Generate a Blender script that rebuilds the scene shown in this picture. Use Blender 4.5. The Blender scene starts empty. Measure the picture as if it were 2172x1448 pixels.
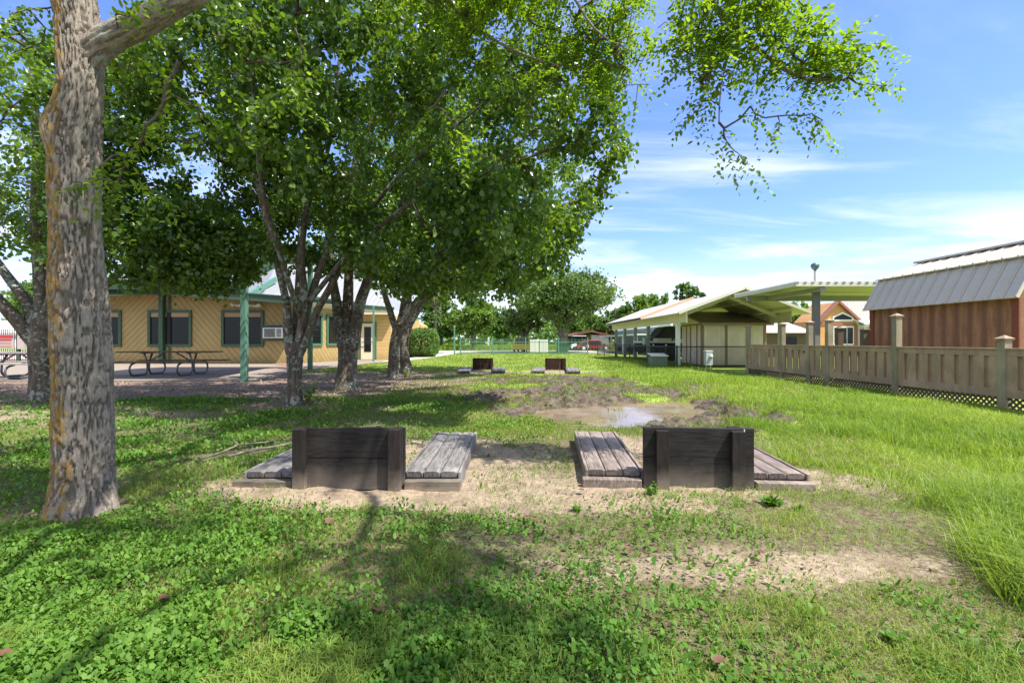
import bpy, math, random
import numpy as np
from mathutils import Vector, Matrix
random.seed(7)
RNG = np.random.default_rng(11)
sc = bpy.context.scene
COL = sc.collection
R = math.radians
PI = math.pi

# ------------------------------------------------------------------ camera, sky, sun, exposure
cam = bpy.data.cameras.new('camera'); cam.lens = 16.574; cam.sensor_width = 36.0
cam.clip_start = 0.05; cam.clip_end = 3000
co = bpy.data.objects.new('camera', cam); COL.objects.link(co)
co.location = (0, 0, 1.1); co.rotation_euler = (R(90), 0, 0)
sc.camera = co
SUN = Vector((0.44, -0.25, 0.866)).normalized()
SUN_EL = math.asin(SUN.z); SUN_ROT = math.atan2(SUN.x, SUN.y)
sl = bpy.data.lights.new('sun', 'SUN'); sl.energy = 4.9; sl.angle = R(0.53); sl.color = (1.0, 0.95, 0.87)
so = bpy.data.objects.new('sun', sl); COL.objects.link(so)
so.rotation_euler = SUN.to_track_quat('Z', 'Y').to_euler()
sc.view_settings.view_transform = 'Standard'; sc.view_settings.look = 'None'
sc.view_settings.exposure = 1.0; sc.view_settings.gamma = 1.0
sc.cycles.max_bounces = 8; sc.cycles.diffuse_bounces = 4; sc.cycles.transmission_bounces = 5
sc.cycles.glossy_bounces = 3; sc.cycles.sample_clamp_indirect = 6.0
sc.cycles.use_denoising = True


class NT:
    """small helper round a node tree"""
    def __init__(s, tree):
        s.t = tree; s.n = tree.nodes; s.l = tree.links
    def new(s, typ, **kw):
        n = s.n.new(typ)
        for k, v in kw.items(): setattr(n, k, v)
        return n
    def put(s, sock, v):
        if isinstance(v, bpy.types.NodeSocket): s.l.new(v, sock)
        elif isinstance(v, (tuple, list)):
            v = tuple(v)
            sock.default_value = v + (1.0,) if len(v) == 3 and sock.type == 'RGBA' else v
        else: sock.default_value = v
    def math(s, op, a, b=0.0, c=0.0, clamp=False):
        n = s.new('ShaderNodeMath', operation=op); n.use_clamp = clamp
        s.put(n.inputs[0], a); s.put(n.inputs[1], b); s.put(n.inputs[2], c)
        return n.outputs[0]
    def mix(s, f, a, b, blend='MIX'):
        n = s.new('ShaderNodeMix', data_type='RGBA', blend_type=blend)
        ins = [i for i in n.inputs if i.type == 'RGBA']
        s.put(n.inputs[0], f); s.put(ins[0], a); s.put(ins[1], b)
        return [o for o in n.outputs if o.type == 'RGBA'][0]
    def noise(s, scale, detail=4.0, rough=0.55, vec=None, dist=0.0, out=0):
        n = s.new('ShaderNodeTexNoise')
        n.inputs['Scale'].default_value = scale; n.inputs['Detail'].default_value = detail
        n.inputs['Roughness'].default_value = rough; n.inputs['Distortion'].default_value = dist
        if vec is not None: s.l.new(vec, n.inputs['Vector'])
        return n.outputs[out]
    def voro(s, scale, vec=None, feature='F1', out='Distance'):
        n = s.new('ShaderNodeTexVoronoi', feature=feature); n.inputs['Scale'].default_value = scale
        if vec is not None: s.l.new(vec, n.inputs['Vector'])
        return n.outputs[out]
    def ramp(s, f, lo, hi, a=0.0, b=1.0):
        n = s.new('ShaderNodeMapRange'); n.interpolation_type = 'SMOOTHSTEP'
        s.put(n.inputs[0], f); s.put(n.inputs[1], lo); s.put(n.inputs[2], hi); s.put(n.inputs[3], a); s.put(n.inputs[4], b)
        return n.outputs[0]
    def vmul(s, v, xyz):
        n = s.new('ShaderNodeVectorMath', operation='MULTIPLY'); s.put(n.inputs[0], v); s.put(n.inputs[1], xyz)
        return n.outputs[0]
    def obj(s): return s.new('ShaderNodeTexCoord').outputs['Object']
    def sep(s, v):
        n = s.new('ShaderNodeSeparateXYZ'); s.put(n.inputs[0], v); return n.outputs
    def attr(s, name): return s.new('ShaderNodeAttribute', attribute_name=name).outputs['Fac']
    def bump(s, h, strength, dist):
        n = s.new('ShaderNodeBump'); n.inputs['Strength'].default_value = strength; n.inputs['Distance'].default_value = dist
        s.put(n.inputs['Height'], h); return n.outputs[0]


# sky: Nishita with thin cirrus, laid out by direction in the sky dome
w = bpy.data.worlds.new('World'); sc.world = w; w.use_nodes = True
W = NT(w.node_tree); bg = w.node_tree.nodes['Background']
sky = W.new('ShaderNodeTexSky', sky_type='NISHITA'); sky.sun_disc = False
sky.sun_elevation = SUN_EL; sky.sun_rotation = SUN_ROT
sky.air_density = 1.0; sky.dust_density = 0.8; sky.ozone_density = 1.0
d = W.new('ShaderNodeTexCoord').outputs['Generated']
dx, dy, dz = W.sep(d)
zz = W.math('ADD', dz, 0.10)
px = W.math('DIVIDE', dx, zz); py = W.math('DIVIDE', dy, zz)
cv = W.new('ShaderNodeCombineXYZ'); W.put(cv.inputs[0], px); W.put(cv.inputs[1], py)
cvs = W.vmul(cv.outputs[0], (0.55, 1.5, 1.0))
n1 = W.noise(0.9, 7, 0.6, cvs, 0.5); n2 = W.noise(0.28, 3, 0.5, cv.outputs[0])
cl = W.math('MULTIPLY', W.ramp(n1, 0.43, 0.68), W.ramp(n2, 0.34, 0.56))
hor = W.ramp(dz, 0.03, 0.22, 1.0, 0.0)                       # hazier cloud low over the horizon
cl = W.math('ADD', W.math('MULTIPLY', cl, 1.0), W.math('MULTIPLY', hor, W.ramp(n1, 0.25, 0.65, 0.55, 1.0)), clamp=True)
back = W.math('MULTIPLY', W.ramp(dy, 0.30, -0.25), W.ramp(n2, 0.25, 0.6, 0.45, 0.95))    # cloud added out of view behind the camera to whiten and lift ambient light
cl = W.math('MAXIMUM', cl, back)
tinted = W.mix(1.0, sky.outputs[0], (0.60, 0.72, 1.10), 'MULTIPLY')
skyc = W.mix(W.math('MULTIPLY', cl, 0.85), tinted, (4.0, 4.3, 4.9))
W.l.new(skyc, bg.inputs['Color']); bg.inputs['Strength'].default_value = 0.15


# ------------------------------------------------------------------ object helpers
OFF = {}
def tag(o, label=None, cat=None, group=None, kind=None):
    if label: o['label'] = label
    if cat: o['category'] = cat
    if group: o['group'] = group
    if kind: o['kind'] = kind
    return o
def thing(name, loc, label, cat, group=None, rz=0.0):
    o = bpy.data.objects.new(name, None); COL.objects.link(o); o.empty_display_size = 0.2
    o.location = loc; o.rotation_euler = (0, 0, rz); OFF[o.name] = Vector(loc)
    return tag(o, label, cat, group)
def link_mesh(name, me, m, parent=None):
    o = bpy.data.objects.new(name, me); COL.objects.link(o)
    if m: me.materials.append(m)
    if parent: o.parent = parent; OFF[o.name] = OFF[parent.name]
    else: OFF[o.name] = Vector((0, 0, 0))
    return o
def np_mesh(name, V, loops, sizes, m, parent=None, attrs=None, smooth=False, mats=None):
    """mesh straight from arrays: V (n,3) world, loops flat vertex ids, sizes per face"""
    me = bpy.data.meshes.new(name)
    V = np.asarray(V, dtype=np.float32)
    if parent: V = V - np.array(OFF[parent.name], dtype=np.float32)
    loops = np.asarray(loops, dtype=np.int32); sizes = np.asarray(sizes, dtype=np.int32)
    me.vertices.add(len(V)); me.vertices.foreach_set('co', V.ravel())
    me.loops.add(len(loops)); me.loops.foreach_set('vertex_index', loops)
    me.polygons.add(len(sizes))
    st = np.zeros(len(sizes), dtype=np.int32); st[1:] = np.cumsum(sizes)[:-1]
    me.polygons.foreach_set('loop_start', st); me.polygons.foreach_set('loop_total', sizes)
    if smooth: me.polygons.foreach_set('use_smooth', np.ones(len(sizes), dtype=bool))
    me.update(calc_edges=True)
    for k, a in (attrs or {}).items():
        at = me.attributes.new(k, 'FLOAT', 'POINT'); at.data.foreach_set('value', np.asarray(a, dtype=np.float32))
    return link_mesh(name, me, m, parent)


class MB:
    """collects boxes, beams, tubes, prisms; build() links them as ONE mesh object"""
    def __init__(s): s.v = []; s.f = []
    def add(s, vs, fs):
        b = len(s.v); s.v += [tuple(v) for v in vs]; s.f += [tuple(i + b for i in f) for f in fs]; return s
    def box(s, x0, x1, y0, y1, z0, z1):
        return s.add([(x0, y0, z0), (x1, y0, z0), (x1, y1, z0), (x0, y1, z0), (x0, y0, z1), (x1, y0, z1), (x1, y1, z1), (x0, y1, z1)],
                     [(3, 2, 1, 0), (4, 5, 6, 7), (0, 1, 5, 4), (1, 2, 6, 5), (2, 3, 7, 6), (3, 0, 4, 7)])
    def beam(s, p, q, wd, ht, up=(0, 0, 1)):
        p = Vector(p); q = Vector(q); d = (q - p).normalized(); u = Vector(up)
        x = d.cross(u)
        if x.length < 1e-4: x = d.cross(Vector((0, 1, 0)))
        x.normalize(); z = x.cross(d)
        vs = []
        for c in (p, q):
            for a, b in ((-1, -1), (1, -1), (1, 1), (-1, 1)): vs.append(c + x * (a * wd / 2) + z * (b * ht / 2))
        return s.add(vs, [(0, 1, 2, 3), (7, 6, 5, 4), (0, 4, 5, 1), (1, 5, 6, 2), (2, 6, 7, 3), (3, 7, 4, 0)])
    def prism(s, pts, vec):
        """polygon pts (3-D) swept along vec"""
        n = len(pts); v = Vector(vec); a = [Vector(p) for p in pts]
        fs = [tuple(range(n)), tuple(range(2 * n - 1, n - 1, -1))]
        for i in range(n): j = (i + 1) % n; fs.append((i, n + i, n + j, j))
        return s.add(a + [p + v for p in a], fs)
    def tube(s, path, rad, n=8, cap=True):
        path = [Vector(p) for p in path]; m = len(path)
        rs = rad if isinstance(rad, (list, tuple)) else [rad] * m
        vs = []; up = None
        for i in range(m):
            t = (path[min(i + 1, m - 1)] - path[max(i - 1, 0)]).normalized()
            if up is None: up = t.orthogonal().normalized()
            up = (up - t * up.dot(t)); up = up.normalized() if up.length > 1e-5 else t.orthogonal().normalized()
            bi = t.cross(up)
            for k in range(n):
                a = 2 * PI * k / n; vs.append(path[i] + (up * math.cos(a) + bi * math.sin(a)) * rs[i])
        fs = []
        for i in range(m - 1):
            for k in range(n):
                j = (k + 1) % n; fs.append((i * n + k, i * n + j, (i + 1) * n + j, (i + 1) * n + k))
        if cap: fs += [tuple(range(n - 1, -1, -1)), tuple((m - 1) * n + k for k in range(n))]
        return s.add(vs, fs)
    def lathe(s, c, prof, n=14, axis=(0, 0, 1)):
        q = Vector((0, 0, 1)).rotation_difference(Vector(axis)); vs = []
        for r, z in prof:
            for k in range(n):
                a = 2 * PI * k / n; vs.append(Vector(c) + q @ Vector((r * math.cos(a), r * math.sin(a), z)))
        fs = []
        for i in range(len(prof) - 1):
            for k in range(n):
                j = (k + 1) % n; fs.append((i * n + k, i * n + j, (i + 1) * n + j, (i + 1) * n + k))
        fs += [tuple(range(n - 1, -1, -1)), tuple((len(prof) - 1) * n + k for k in range(n))]
        return s.add(vs, fs)
    def pyramid(s, cx, cy, hw, z0, z1):
        return s.add([(cx - hw, cy - hw, z0), (cx + hw, cy - hw, z0), (cx + hw, cy + hw, z0), (cx - hw, cy + hw, z0), (cx, cy, z1)],
                     [(3, 2, 1, 0), (0, 1, 4), (1, 2, 4), (2, 3, 4), (3, 0, 4)])
    def build(s, name, m, parent=None, bevel=0.0, smooth=False, local=False):
        me = bpy.data.meshes.new(name)
        o = Vector((0, 0, 0)) if (local or not parent) else OFF[parent.name]
        me.from_pydata([(v[0] - o[0], v[1] - o[1], v[2] - o[2]) for v in s.v], [], s.f); me.validate(); me.update()
        if smooth: me.polygons.foreach_set('use_smooth', np.ones(len(me.polygons), dtype=bool))
        ob = link_mesh(name, me, m, parent)
        if bevel:
            b = ob.modifiers.new('bevel', 'BEVEL'); b.width = bevel; b.segments = 2; b.limit_method = 'ANGLE'
        return ob


def copy_tree(o, parent=None):
    c = o.copy(); COL.objects.link(c)
    if parent: c.parent = parent; c.matrix_parent_inverse = o.matrix_parent_inverse
    for ch in list(o.children): copy_tree(ch, c)
    return c


# ------------------------------------------------------------------ numpy noise
def _h(ix, iy, iz, seed):
    n = (ix * 374761393 + iy * 668265263 + iz * 2147483647 + seed * 1274126177) & 0xFFFFFFFF
    n = ((n ^ (n >> 13)) * 1274126177) & 0xFFFFFFFF
    n = ((n ^ (n >> 16)) * 2246822519) & 0xFFFFFFFF
    return ((n ^ (n >> 15)) & 0xFFFFFF) / float(0xFFFFFF)
def vnoise(x, y, z=None, seed=0):
    x = np.asarray(x, float); y = np.asarray(y, float); z = np.zeros_like(x) if z is None else np.asarray(z, float)
    ix = np.floor(x).astype(np.int64); iy = np.floor(y).astype(np.int64); iz = np.floor(z).astype(np.int64)
    fx = x - ix; fy = y - iy; fz = z - iz
    fx = fx * fx * (3 - 2 * fx); fy = fy * fy * (3 - 2 * fy); fz = fz * fz * (3 - 2 * fz)
    out = 0
    for a in (0, 1):
        for b in (0, 1):
            for c in (0, 1):
                out = out + _h(ix + a, iy + b, iz + c, seed) * (fx if a else 1 - fx) * (fy if b else 1 - fy) * (fz if c else 1 - fz)
    return out
def fbm(x, y, z=None, o=4, seed=0):
    s = 0; a = 0.5; t = 0
    for i in range(o):
        s = s + a * vnoise(x * 2 ** i, y * 2 ** i, None if z is None else z * 2 ** i, seed + i * 17); t += a; a *= 0.5
    return s / t
def sm(x, lo, hi): t = np.clip((x - lo) / (hi - lo), 0, 1); return t * t * (3 - 2 * t)


# ------------------------------------------------------------------ materials
def mat(name):
    m = bpy.data.materials.new(name); m.use_nodes = True
    n = NT(m.node_tree); p = m.node_tree.nodes['Principled BSDF']
    return m, n, p
def simple(name, c, rough=0.6, metal=0.0, var=0.18, scale=6.0, bump=0.0, bscale=40.0, spec=0.4):
    m, n, p = mat(name); v = n.obj()
    f = n.noise(scale, 5, 0.6, v)
    k = n.math('ADD', n.math('MULTIPLY', f, 2 * var), 1 - var)
    col = n.mix(1.0, c, (1, 1, 1), 'MULTIPLY')
    mul = n.new('ShaderNodeVectorMath', operation='SCALE'); n.put(mul.inputs[0], col); n.put(mul.inputs['Scale'], k)
    n.l.new(mul.outputs[0], p.inputs['Base Color'])
    n.put(p.inputs['Roughness'], n.ramp(n.noise(scale * 3, 3, 0.5, v), 0.2, 0.8, max(rough - 0.1, 0.03), min(rough + 0.1, 1)))
    p.inputs['Metallic'].default_value = metal; p.inputs['Specular IOR Level'].default_value = spec
    if bump: n.l.new(n.bump(n.noise(bscale, 4, 0.6, v), 1.0, bump), p.inputs['Normal'])
    return m
def wood(name, c1, c2, stretch=(1.2, 1.2, 14), rough=0.75, dirt=None, bump=0.002, top=None):
    """grainy timber; dirt = (colour, z0, z1) is splashed soil low on the board"""
    m, n, p = mat(name); v = n.obj(); vs = n.vmul(v, stretch)
    g = n.noise(3.0, 8, 0.68, vs, 1.2); f = n.noise(2.0, 4, 0.5, v)
    col = n.mix(n.ramp(g, 0.3, 0.72), c1, c2)
    col = n.mix(n.math('MULTIPLY', n.ramp(f, 0.45, 0.75), 0.35), col, tuple(min(1, x * 1.7 + 0.01) for x in c2))
    if dirt:
        z = n.math('ADD', n.sep(v)[2], n.math('MULTIPLY', n.math('SUBTRACT', n.noise(5, 5, 0.6, v), 0.5), 0.28))
        col = n.mix(n.math('MULTIPLY', n.ramp(z, dirt[1], dirt[2], 1.0, 0.0), 0.85), col, dirt[0])
    n.l.new(col, p.inputs['Base Color']); p.inputs['Specular IOR Level'].default_value = 0.14
    n.put(p.inputs['Roughness'], n.ramp(g, 0.2, 0.8, rough - 0.12, rough + 0.12))
    n.l.new(n.bump(g, 0.8, bump), p.inputs['Normal'])
    return m
def leafmat(name, c1, c2, trans=0.45, rough=0.45, tmul=(1.35, 1.5, 0.45)):
    m, n, p = mat(name); t = n.attr('tint')
    col = n.mix(t, c1, c2); n.l.new(col, p.inputs['Base Color'])
    p.inputs['Roughness'].default_value = rough; p.inputs['Specular IOR Level'].default_value = 0.5 if rough < .35 else 0.16
    tr = n.new('ShaderNodeBsdfTranslucent'); n.put(tr.inputs[0], n.mix(1.0, col, tmul, 'MULTIPLY'))
    mx = n.new('ShaderNodeMixShader'); mx.inputs[0].default_value = trans
    n.l.new(p.outputs[0], mx.inputs[1]); n.l.new(tr.outputs[0], mx.inputs[2])
    n.l.new(mx.outputs[0], m.node_tree.nodes['Material Output'].inputs['Surface'])
    return m
def lichen_bark(name, c1, c2, lich, lich2, amount, stretch=(7, 7, 1.6), orange=False):
    m, n, p = mat(name); v = n.obj(); vs = n.vmul(v, stretch)
    g = n.noise(2.2, 8, 0.7, vs, 0.8)
    col = n.mix(n.ramp(g, 0.32, 0.68), c1, c2)
    if orange:
        fur = n.attr('furrow'); col = n.mix(n.math('MULTIPLY', fur, 0.6), col, (0.08, 0.064, 0.052))
        ang = n.attr('side')                                 # the weather side carries the orange growth
        o = n.math('MULTIPLY', n.ramp(n.math('ADD', n.noise(3.2, 6, 0.7, n.vmul(v, (2.2, 2.2, 0.9)), 0.6), n.math('MULTIPLY', ang, 0.42)), 0.74, 0.84), n.math('SUBTRACT', 1.0, n.math('MULTIPLY', fur, 0.7)))
        o = n.math('MULTIPLY', o, n.ramp(n.noise(22, 5, 0.7, n.vmul(v, (1, 1, .45))), 0.40, 0.56))
        col = n.mix(n.math('MULTIPLY', o, 0.9), col, n.mix(n.noise(30, 3, 0.6, v), (0.26, 0.14, 0.02), (0.52, 0.31, 0.05)))
    sp = n.ramp(n.math('ADD', n.math('MULTIPLY', n.noise(16, 5, 0.6, v), 0.6), n.math('MULTIPLY', n.noise(3.0, 3, 0.5, v), 0.4)), amount, amount + 0.05)
    col = n.mix(sp, col, n.mix(n.noise(5, 2, 0.5, v), lich, lich2))
    n.l.new(col, p.inputs['Base Color']); p.inputs['Roughness'].default_value = 0.95; p.inputs['Specular IOR Level'].default_value = 0.1
    n.l.new(n.bump(n.math('ADD', g, n.math('MULTIPLY', sp, 0.3)), 1.0, 0.02), p.inputs['Normal'])
    return m
def siding(name, c, ax, az, pitch, dark=0.45, groove=0.12):
    """boards ruled along a direction: groove wherever fract((ax*u + az*z)/pitch) is small (u = world x or y)"""
    m, n, p = mat(name); g = n.new('ShaderNodeNewGeometry').outputs['Position']; x, y, z = n.sep(g)
    s = n.math('ADD', n.math('MULTIPLY', x, ax[0]), n.math('MULTIPLY', y, ax[1])); s = n.math('ADD', s, n.math('MULTIPLY', z, az))
    s = n.math('DIVIDE', s, pitch); fr = n.math('FRACT', s); bid = n.math('FLOOR', s)
    wn = n.new('ShaderNodeTexWhiteNoise', noise_dimensions='1D'); n.put(wn.inputs['W'], bid)
    gm = n.math('MULTIPLY', n.ramp(fr, 0.0, groove * 0.5), n.ramp(fr, 1 - groove * 0.5, 1.0, 1.0, 0.0))
    k = n.math('ADD', n.math('MULTIPLY', wn.outputs[0], 0.10), 0.95)
    k = n.math('MULTIPLY', k, n.ramp(n.noise(1.5, 6, 0.6, g), 0.2, 0.8, 0.88, 1.08))
    dirt = n.ramp(n.math('ADD', z, n.math('MULTIPLY', n.noise(4, 5, 0.6, g), 0.5)), 0.2, 0.8)
    col = n.mix(dirt, tuple(q * 0.75 for q in c), c)
    col = n.mix(n.math('SUBTRACT', 1.0, gm), col, tuple(q * dark for q in c))
    sc_ = n.new('ShaderNodeVectorMath', operation='SCALE'); n.put(sc_.inputs[0], col); n.put(sc_.inputs['Scale'], k)
    n.l.new(sc_.outputs[0], p.inputs['Base Color']); p.inputs['Roughness'].default_value = 0.6
    n.l.new(n.bump(gm, 1.0, 0.015), p.inputs['Normal'])
    return m
def ribbed(name, c, axis, pitch, rough=0.4, metal=0.3, var=0.10, shift=0.0):
    """ribbed sheet metal: ribs run across world axis 0/1"""
    m, n, p = mat(name); g = n.new('ShaderNodeNewGeometry').outputs['Position']
    s = n.math('DIVIDE', n.math('ADD', n.sep(g)[axis], shift), pitch)
    fr = n.math('FRACT', s)
    rb = n.math('MULTIPLY', n.ramp(fr, 0.0, 0.10), n.ramp(fr, 0.20, 0.30, 1.0, 0.0))
    f = n.noise(1.2, 6, 0.6, g); k = n.math('ADD', n.math('MULTIPLY', f, 2 * var), 1 - var)
    sc_ = n.new('ShaderNodeVectorMath', operation='SCALE'); n.put(sc_.inputs[0], c); n.put(sc_.inputs['Scale'], k)
    n.l.new(sc_.outputs[0], p.inputs['Base Color']); p.inputs['Roughness'].default_value = rough; p.inputs['Metallic'].default_value = metal
    n.l.new(n.bump(rb, 1.0, 0.02), p.inputs['Normal'])
    return m
def glassmat(name, c=(0.01, 0.012, 0.012)):
    m, n, p = mat(name); p.inputs['Base Color'].default_value = c + (1,); p.inputs['Roughness'].default_value = 0.0
    p.inputs['Specular IOR Level'].default_value = 0.28; p.inputs['IOR'].default_value = 1.45
    n.l.new(n.bump(n.noise(1.3, 2, 0.5, n.obj()), 0.06, 0.004), p.inputs['Normal'])
    return m

M = {}
M['board'] = wood('stained_timber', (0.011, 0.010, 0.0095), (0.036, 0.031, 0.028), (1.3, 6, 14), 0.6, ((0.16, 0.135, 0.11), -0.05, 0.24))
M['post'] = wood('stained_post', (0.012, 0.010, 0.009), (0.032, 0.026, 0.023), (9, 9, 1.2), 0.62, ((0.22, 0.18, 0.14), -0.04, 0.20))
M['pad'] = wood('weathered_planks', (0.075, 0.070, 0.066), (0.26, 0.24, 0.225), (16, 1.3, 6), 0.6, ((0.17, 0.14, 0.11), -0.05, 0.06))
M['pad_brown'] = wood('brown_planks', (0.09, 0.07, 0.058), (0.29, 0.235, 0.20), (16, 1.3, 6), 0.6, ((0.17, 0.14, 0.11), -0.05, 0.06))
M['sleeper'] = wood('old_sleeper', (0.05, 0.045, 0.038), (0.17, 0.145, 0.115), (1.3, 8, 14), 0.85, ((0.26, 0.2, 0.14), -0.03, 0.07))
M['far_board'] = wood('reddish_timber', (0.022, 0.012, 0.010), (0.060, 0.032, 0.025), (1.3, 6, 14), 0.6)
M['bark'] = lichen_bark('pear_bark', (0.07, 0.057, 0.044), (0.19, 0.155, 0.12), (0.24, 0.27, 0.23), (0.34, 0.36, 0.31), 0.52)
M['twig'] = simple('twig_bark', (0.10, 0.075, 0.055), 0.9, var=0.3, scale=8)
M['elm_bark'] = lichen_bark('elm_bark', (0.28, 0.235, 0.19), (0.44, 0.385, 0.32), (0.33, 0.36, 0.32), (0.42, 0.45, 0.41), 0.60, (34, 34, 9), orange=True)
M['pear_leaf'] = leafmat('pear_leaf', (0.034, 0.085, 0.017), (0.150, 0.245, 0.045), 0.45, 0.28, (2.0, 1.9, 0.4))
M['elm_leaf'] = leafmat('elm_leaf', (0.085, 0.17, 0.022), (0.20, 0.31, 0.045), 0.58, 0.5, (1.7, 1.6, 0.30))
M['oak_leaf'] = leafmat('oak_leaf', (0.075, 0.125, 0.045), (0.20, 0.28, 0.09), 0.3, 0.55)
M['bright_leaf'] = leafmat('bright_leaf', (0.09, 0.16, 0.035), (0.22, 0.33, 0.07), 0.4, 0.6)
M['dark_leaf'] = leafmat('dark_leaf', (0.06, 0.12, 0.035), (0.17, 0.26, 0.065), 0.35, 0.6)
M['hedge_leaf'] = leafmat('hedge_leaf', (0.06, 0.12, 0.03), (0.16, 0.26, 0.07), 0.3, 0.45)
M['grass'] = leafmat('grass_blade', (0.12, 0.225, 0.028), (0.33, 0.42, 0.07), 0.45, 0.45, (1.25, 1.25, 0.5))
M['lawn_grass'] = leafmat('lawn_blade', (0.10, 0.18, 0.026), (0.29, 0.36, 0.075), 0.42, 0.5, (1.2, 1.2, 0.5))
M['clover'] = leafmat('clover_leaf', (0.046, 0.128, 0.018), (0.150, 0.275, 0.042), 0.36, 0.5, (1.3, 1.35, 0.4))
M['straw'] = leafmat('dry_straw', (0.22, 0.17, 0.09), (0.45, 0.37, 0.22), 0.2, 0.8, (1, 1, 1))
M['litter'] = leafmat('soil_crumbs', (0.06, 0.042, 0.028), (0.30, 0.23, 0.16), 0.1, 0.9, (1, 1, 1))
M['dry_leaf'] = simple('dry_leaf', (0.13, 0.068, 0.038), 0.6, var=0.3, scale=30)
M['green_paint'] = simple('green_paint', (0.06, 0.15, 0.09), 0.45, var=0.12, scale=3)
M['dark_green'] = simple('dark_green_paint', (0.038, 0.085, 0.048), 0.5, var=0.12, scale=3)
M['mint'] = simple('mint_paint', (0.10, 0.22, 0.155), 0.45, var=0.1)
M['cream'] = simple('cream_paint', (0.72, 0.62, 0.46), 0.6, var=0.06)
M['concrete'] = simple('concrete', (0.25, 0.205, 0.16), 0.85, var=0.18, scale=1.6, bump=0.003, bscale=60)
M['walk'] = simple('pale_concrete', (0.50, 0.46, 0.41), 0.85, var=0.12, scale=2.0, bump=0.003, bscale=60)
M['brick_band'] = simple('red_paver', (0.24, 0.095, 0.065), 0.85, var=0.2, scale=9)
M['asphalt'] = simple('asphalt', (0.33, 0.31, 0.29), 0.9, var=0.12, scale=1.0, bump=0.004, bscale=80)
M['steel'] = simple('galvanised_steel', (0.16, 0.17, 0.18), 0.45, metal=0.7, var=0.15)
M['table_wood'] = wood('table_boards', (0.09, 0.065, 0.045), (0.19, 0.145, 0.10), (1.2, 9, 9), 0.7)
M['bench_grey'] = wood('grey_boards', (0.22, 0.20, 0.19), (0.38, 0.35, 0.33), (1.2, 9, 9), 0.7)
M['black'] = simple('black_coating', (0.018, 0.019, 0.021), 0.45, var=0.15)
M['white'] = simple('white_paint', (0.74, 0.74, 0.72), 0.45, var=0.06)
M['offwhite'] = simple('off_white', (0.62, 0.60, 0.55), 0.5, var=0.08)
M['grey'] = simple('grey_paint', (0.30, 0.31, 0.30), 0.5, var=0.1)
M['post_grey'] = simple('carport_post', (0.17, 0.175, 0.165), 0.5, var=0.12)
M['pole_grey'] = simple('pole_grey', (0.42, 0.42, 0.41), 0.45, var=0.1)
M['glass'] = glassmat('window_glass')
M['blind'] = simple('tan_blind', (0.36, 0.26, 0.15), 0.8, var=0.1)
M['fence'] = wood('composite_board', (0.29, 0.20, 0.138), (0.39, 0.28, 0.20), (3, 3, 1.0), 0.7, bump=0.0006)
M['fence_post'] = wood('composite_post', (0.21, 0.18, 0.125), (0.29, 0.245, 0.175), (3, 3, 1.0), 0.65, bump=0.0006)
M['cap'] = wood('composite_cap', (0.26, 0.18, 0.115), (0.36, 0.26, 0.18), (3, 3, 3), 0.6, bump=0.0005)
M['lattice'] = simple('lattice_brown', (0.10, 0.07, 0.045), 0.7, var=0.15)
M['shed_roof'] = ribbed('grey_ribbed_roof', (0.52, 0.475, 0.405), 1, 0.30, 0.6, 0.0)
M['port_roof'] = ribbed('pale_ribbed_roof', (0.52, 0.48, 0.43), 1, 0.23, 0.4, 0.15)
M['port_under'] = ribbed('cream_ribbed_sheet', (0.70, 0.64, 0.50), 1, 0.23, 0.5, 0.05)
M['flat_under'] = ribbed('green_cream_sheet', (0.54, 0.51, 0.37), 0, 0.23, 0.5, 0.05)
M['peach'] = simple('peach_trim', (0.58, 0.36, 0.22), 0.5, var=0.08)
M['port_trim'] = simple('cream_trim', (0.58, 0.57, 0.45), 0.45, var=0.06)
M['shed_cream'] = siding('cream_panel_siding', (0.82, 0.70, 0.55), (1, 1), 0.0, 0.105, 0.88, 0.15)
M['shed_trim'] = simple('tan_trim', (0.30, 0.21, 0.14), 0.6, var=0.1)
M['shed_small_roof'] = ribbed('brown_ribbed_roof', (0.25, 0.20, 0.16), 0, 0.22, 0.5, 0.1)
M['pav_roof'] = ribbed('green_grey_metal_roof', (0.30, 0.38, 0.37), 0, 0.30, 0.35, 0.25)
M['main_roof'] = ribbed('white_metal_roof', (0.29, 0.29, 0.285), 0, 0.26, 0.45, 0.1)
M['gambrel_trim'] = simple('red_brown_trim', (0.19, 0.055, 0.028), 0.65, var=0.15)
M['pink_roof'] = ribbed('pink_metal_roof', (0.55, 0.40, 0.38), 0, 0.25, 0.5, 0.1)
M['ph_roof'] = ribbed('taupe_metal_roof', (0.46, 0.39, 0.35), 0, 0.25, 0.5, 0.1)
M['orange'] = siding('orange_siding', (0.60, 0.30, 0.10), (0, 0), 1.0, 0.12, 0.8, 0.1)
M['mauve'] = simple('mauve_trim', (0.28, 0.12, 0.09), 0.6, var=0.1)
M['teal'] = siding('teal_siding', (0.14, 0.24, 0.23), (0, 0), 1.0, 0.14, 0.8, 0.1)
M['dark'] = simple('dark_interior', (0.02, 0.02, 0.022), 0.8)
M['navy'] = simple('navy_gelcoat', (0.015, 0.025, 0.10), 0.25)
M['tan'] = simple('tan_canvas', (0.42, 0.30, 0.17), 0.85)
M['rust_red'] = simple('rust_red', (0.16, 0.045, 0.03), 0.7, var=0.2)
M['tx_green'] = simple('transformer_green', (0.10, 0.155, 0.105), 0.5, var=0.12)
M['meter'] = simple('meter_grey', (0.48, 0.52, 0.52), 0.4, metal=0.2, var=0.1)
M['yellow'] = simple('yellow_car_paint', (0.55, 0.36, 0.03), 0.3)
M['red'] = simple('red_car_paint', (0.20, 0.035, 0.03), 0.3)
M['tyre'] = simple('tyre_rubber', (0.02, 0.02, 0.02), 0.8)
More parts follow.
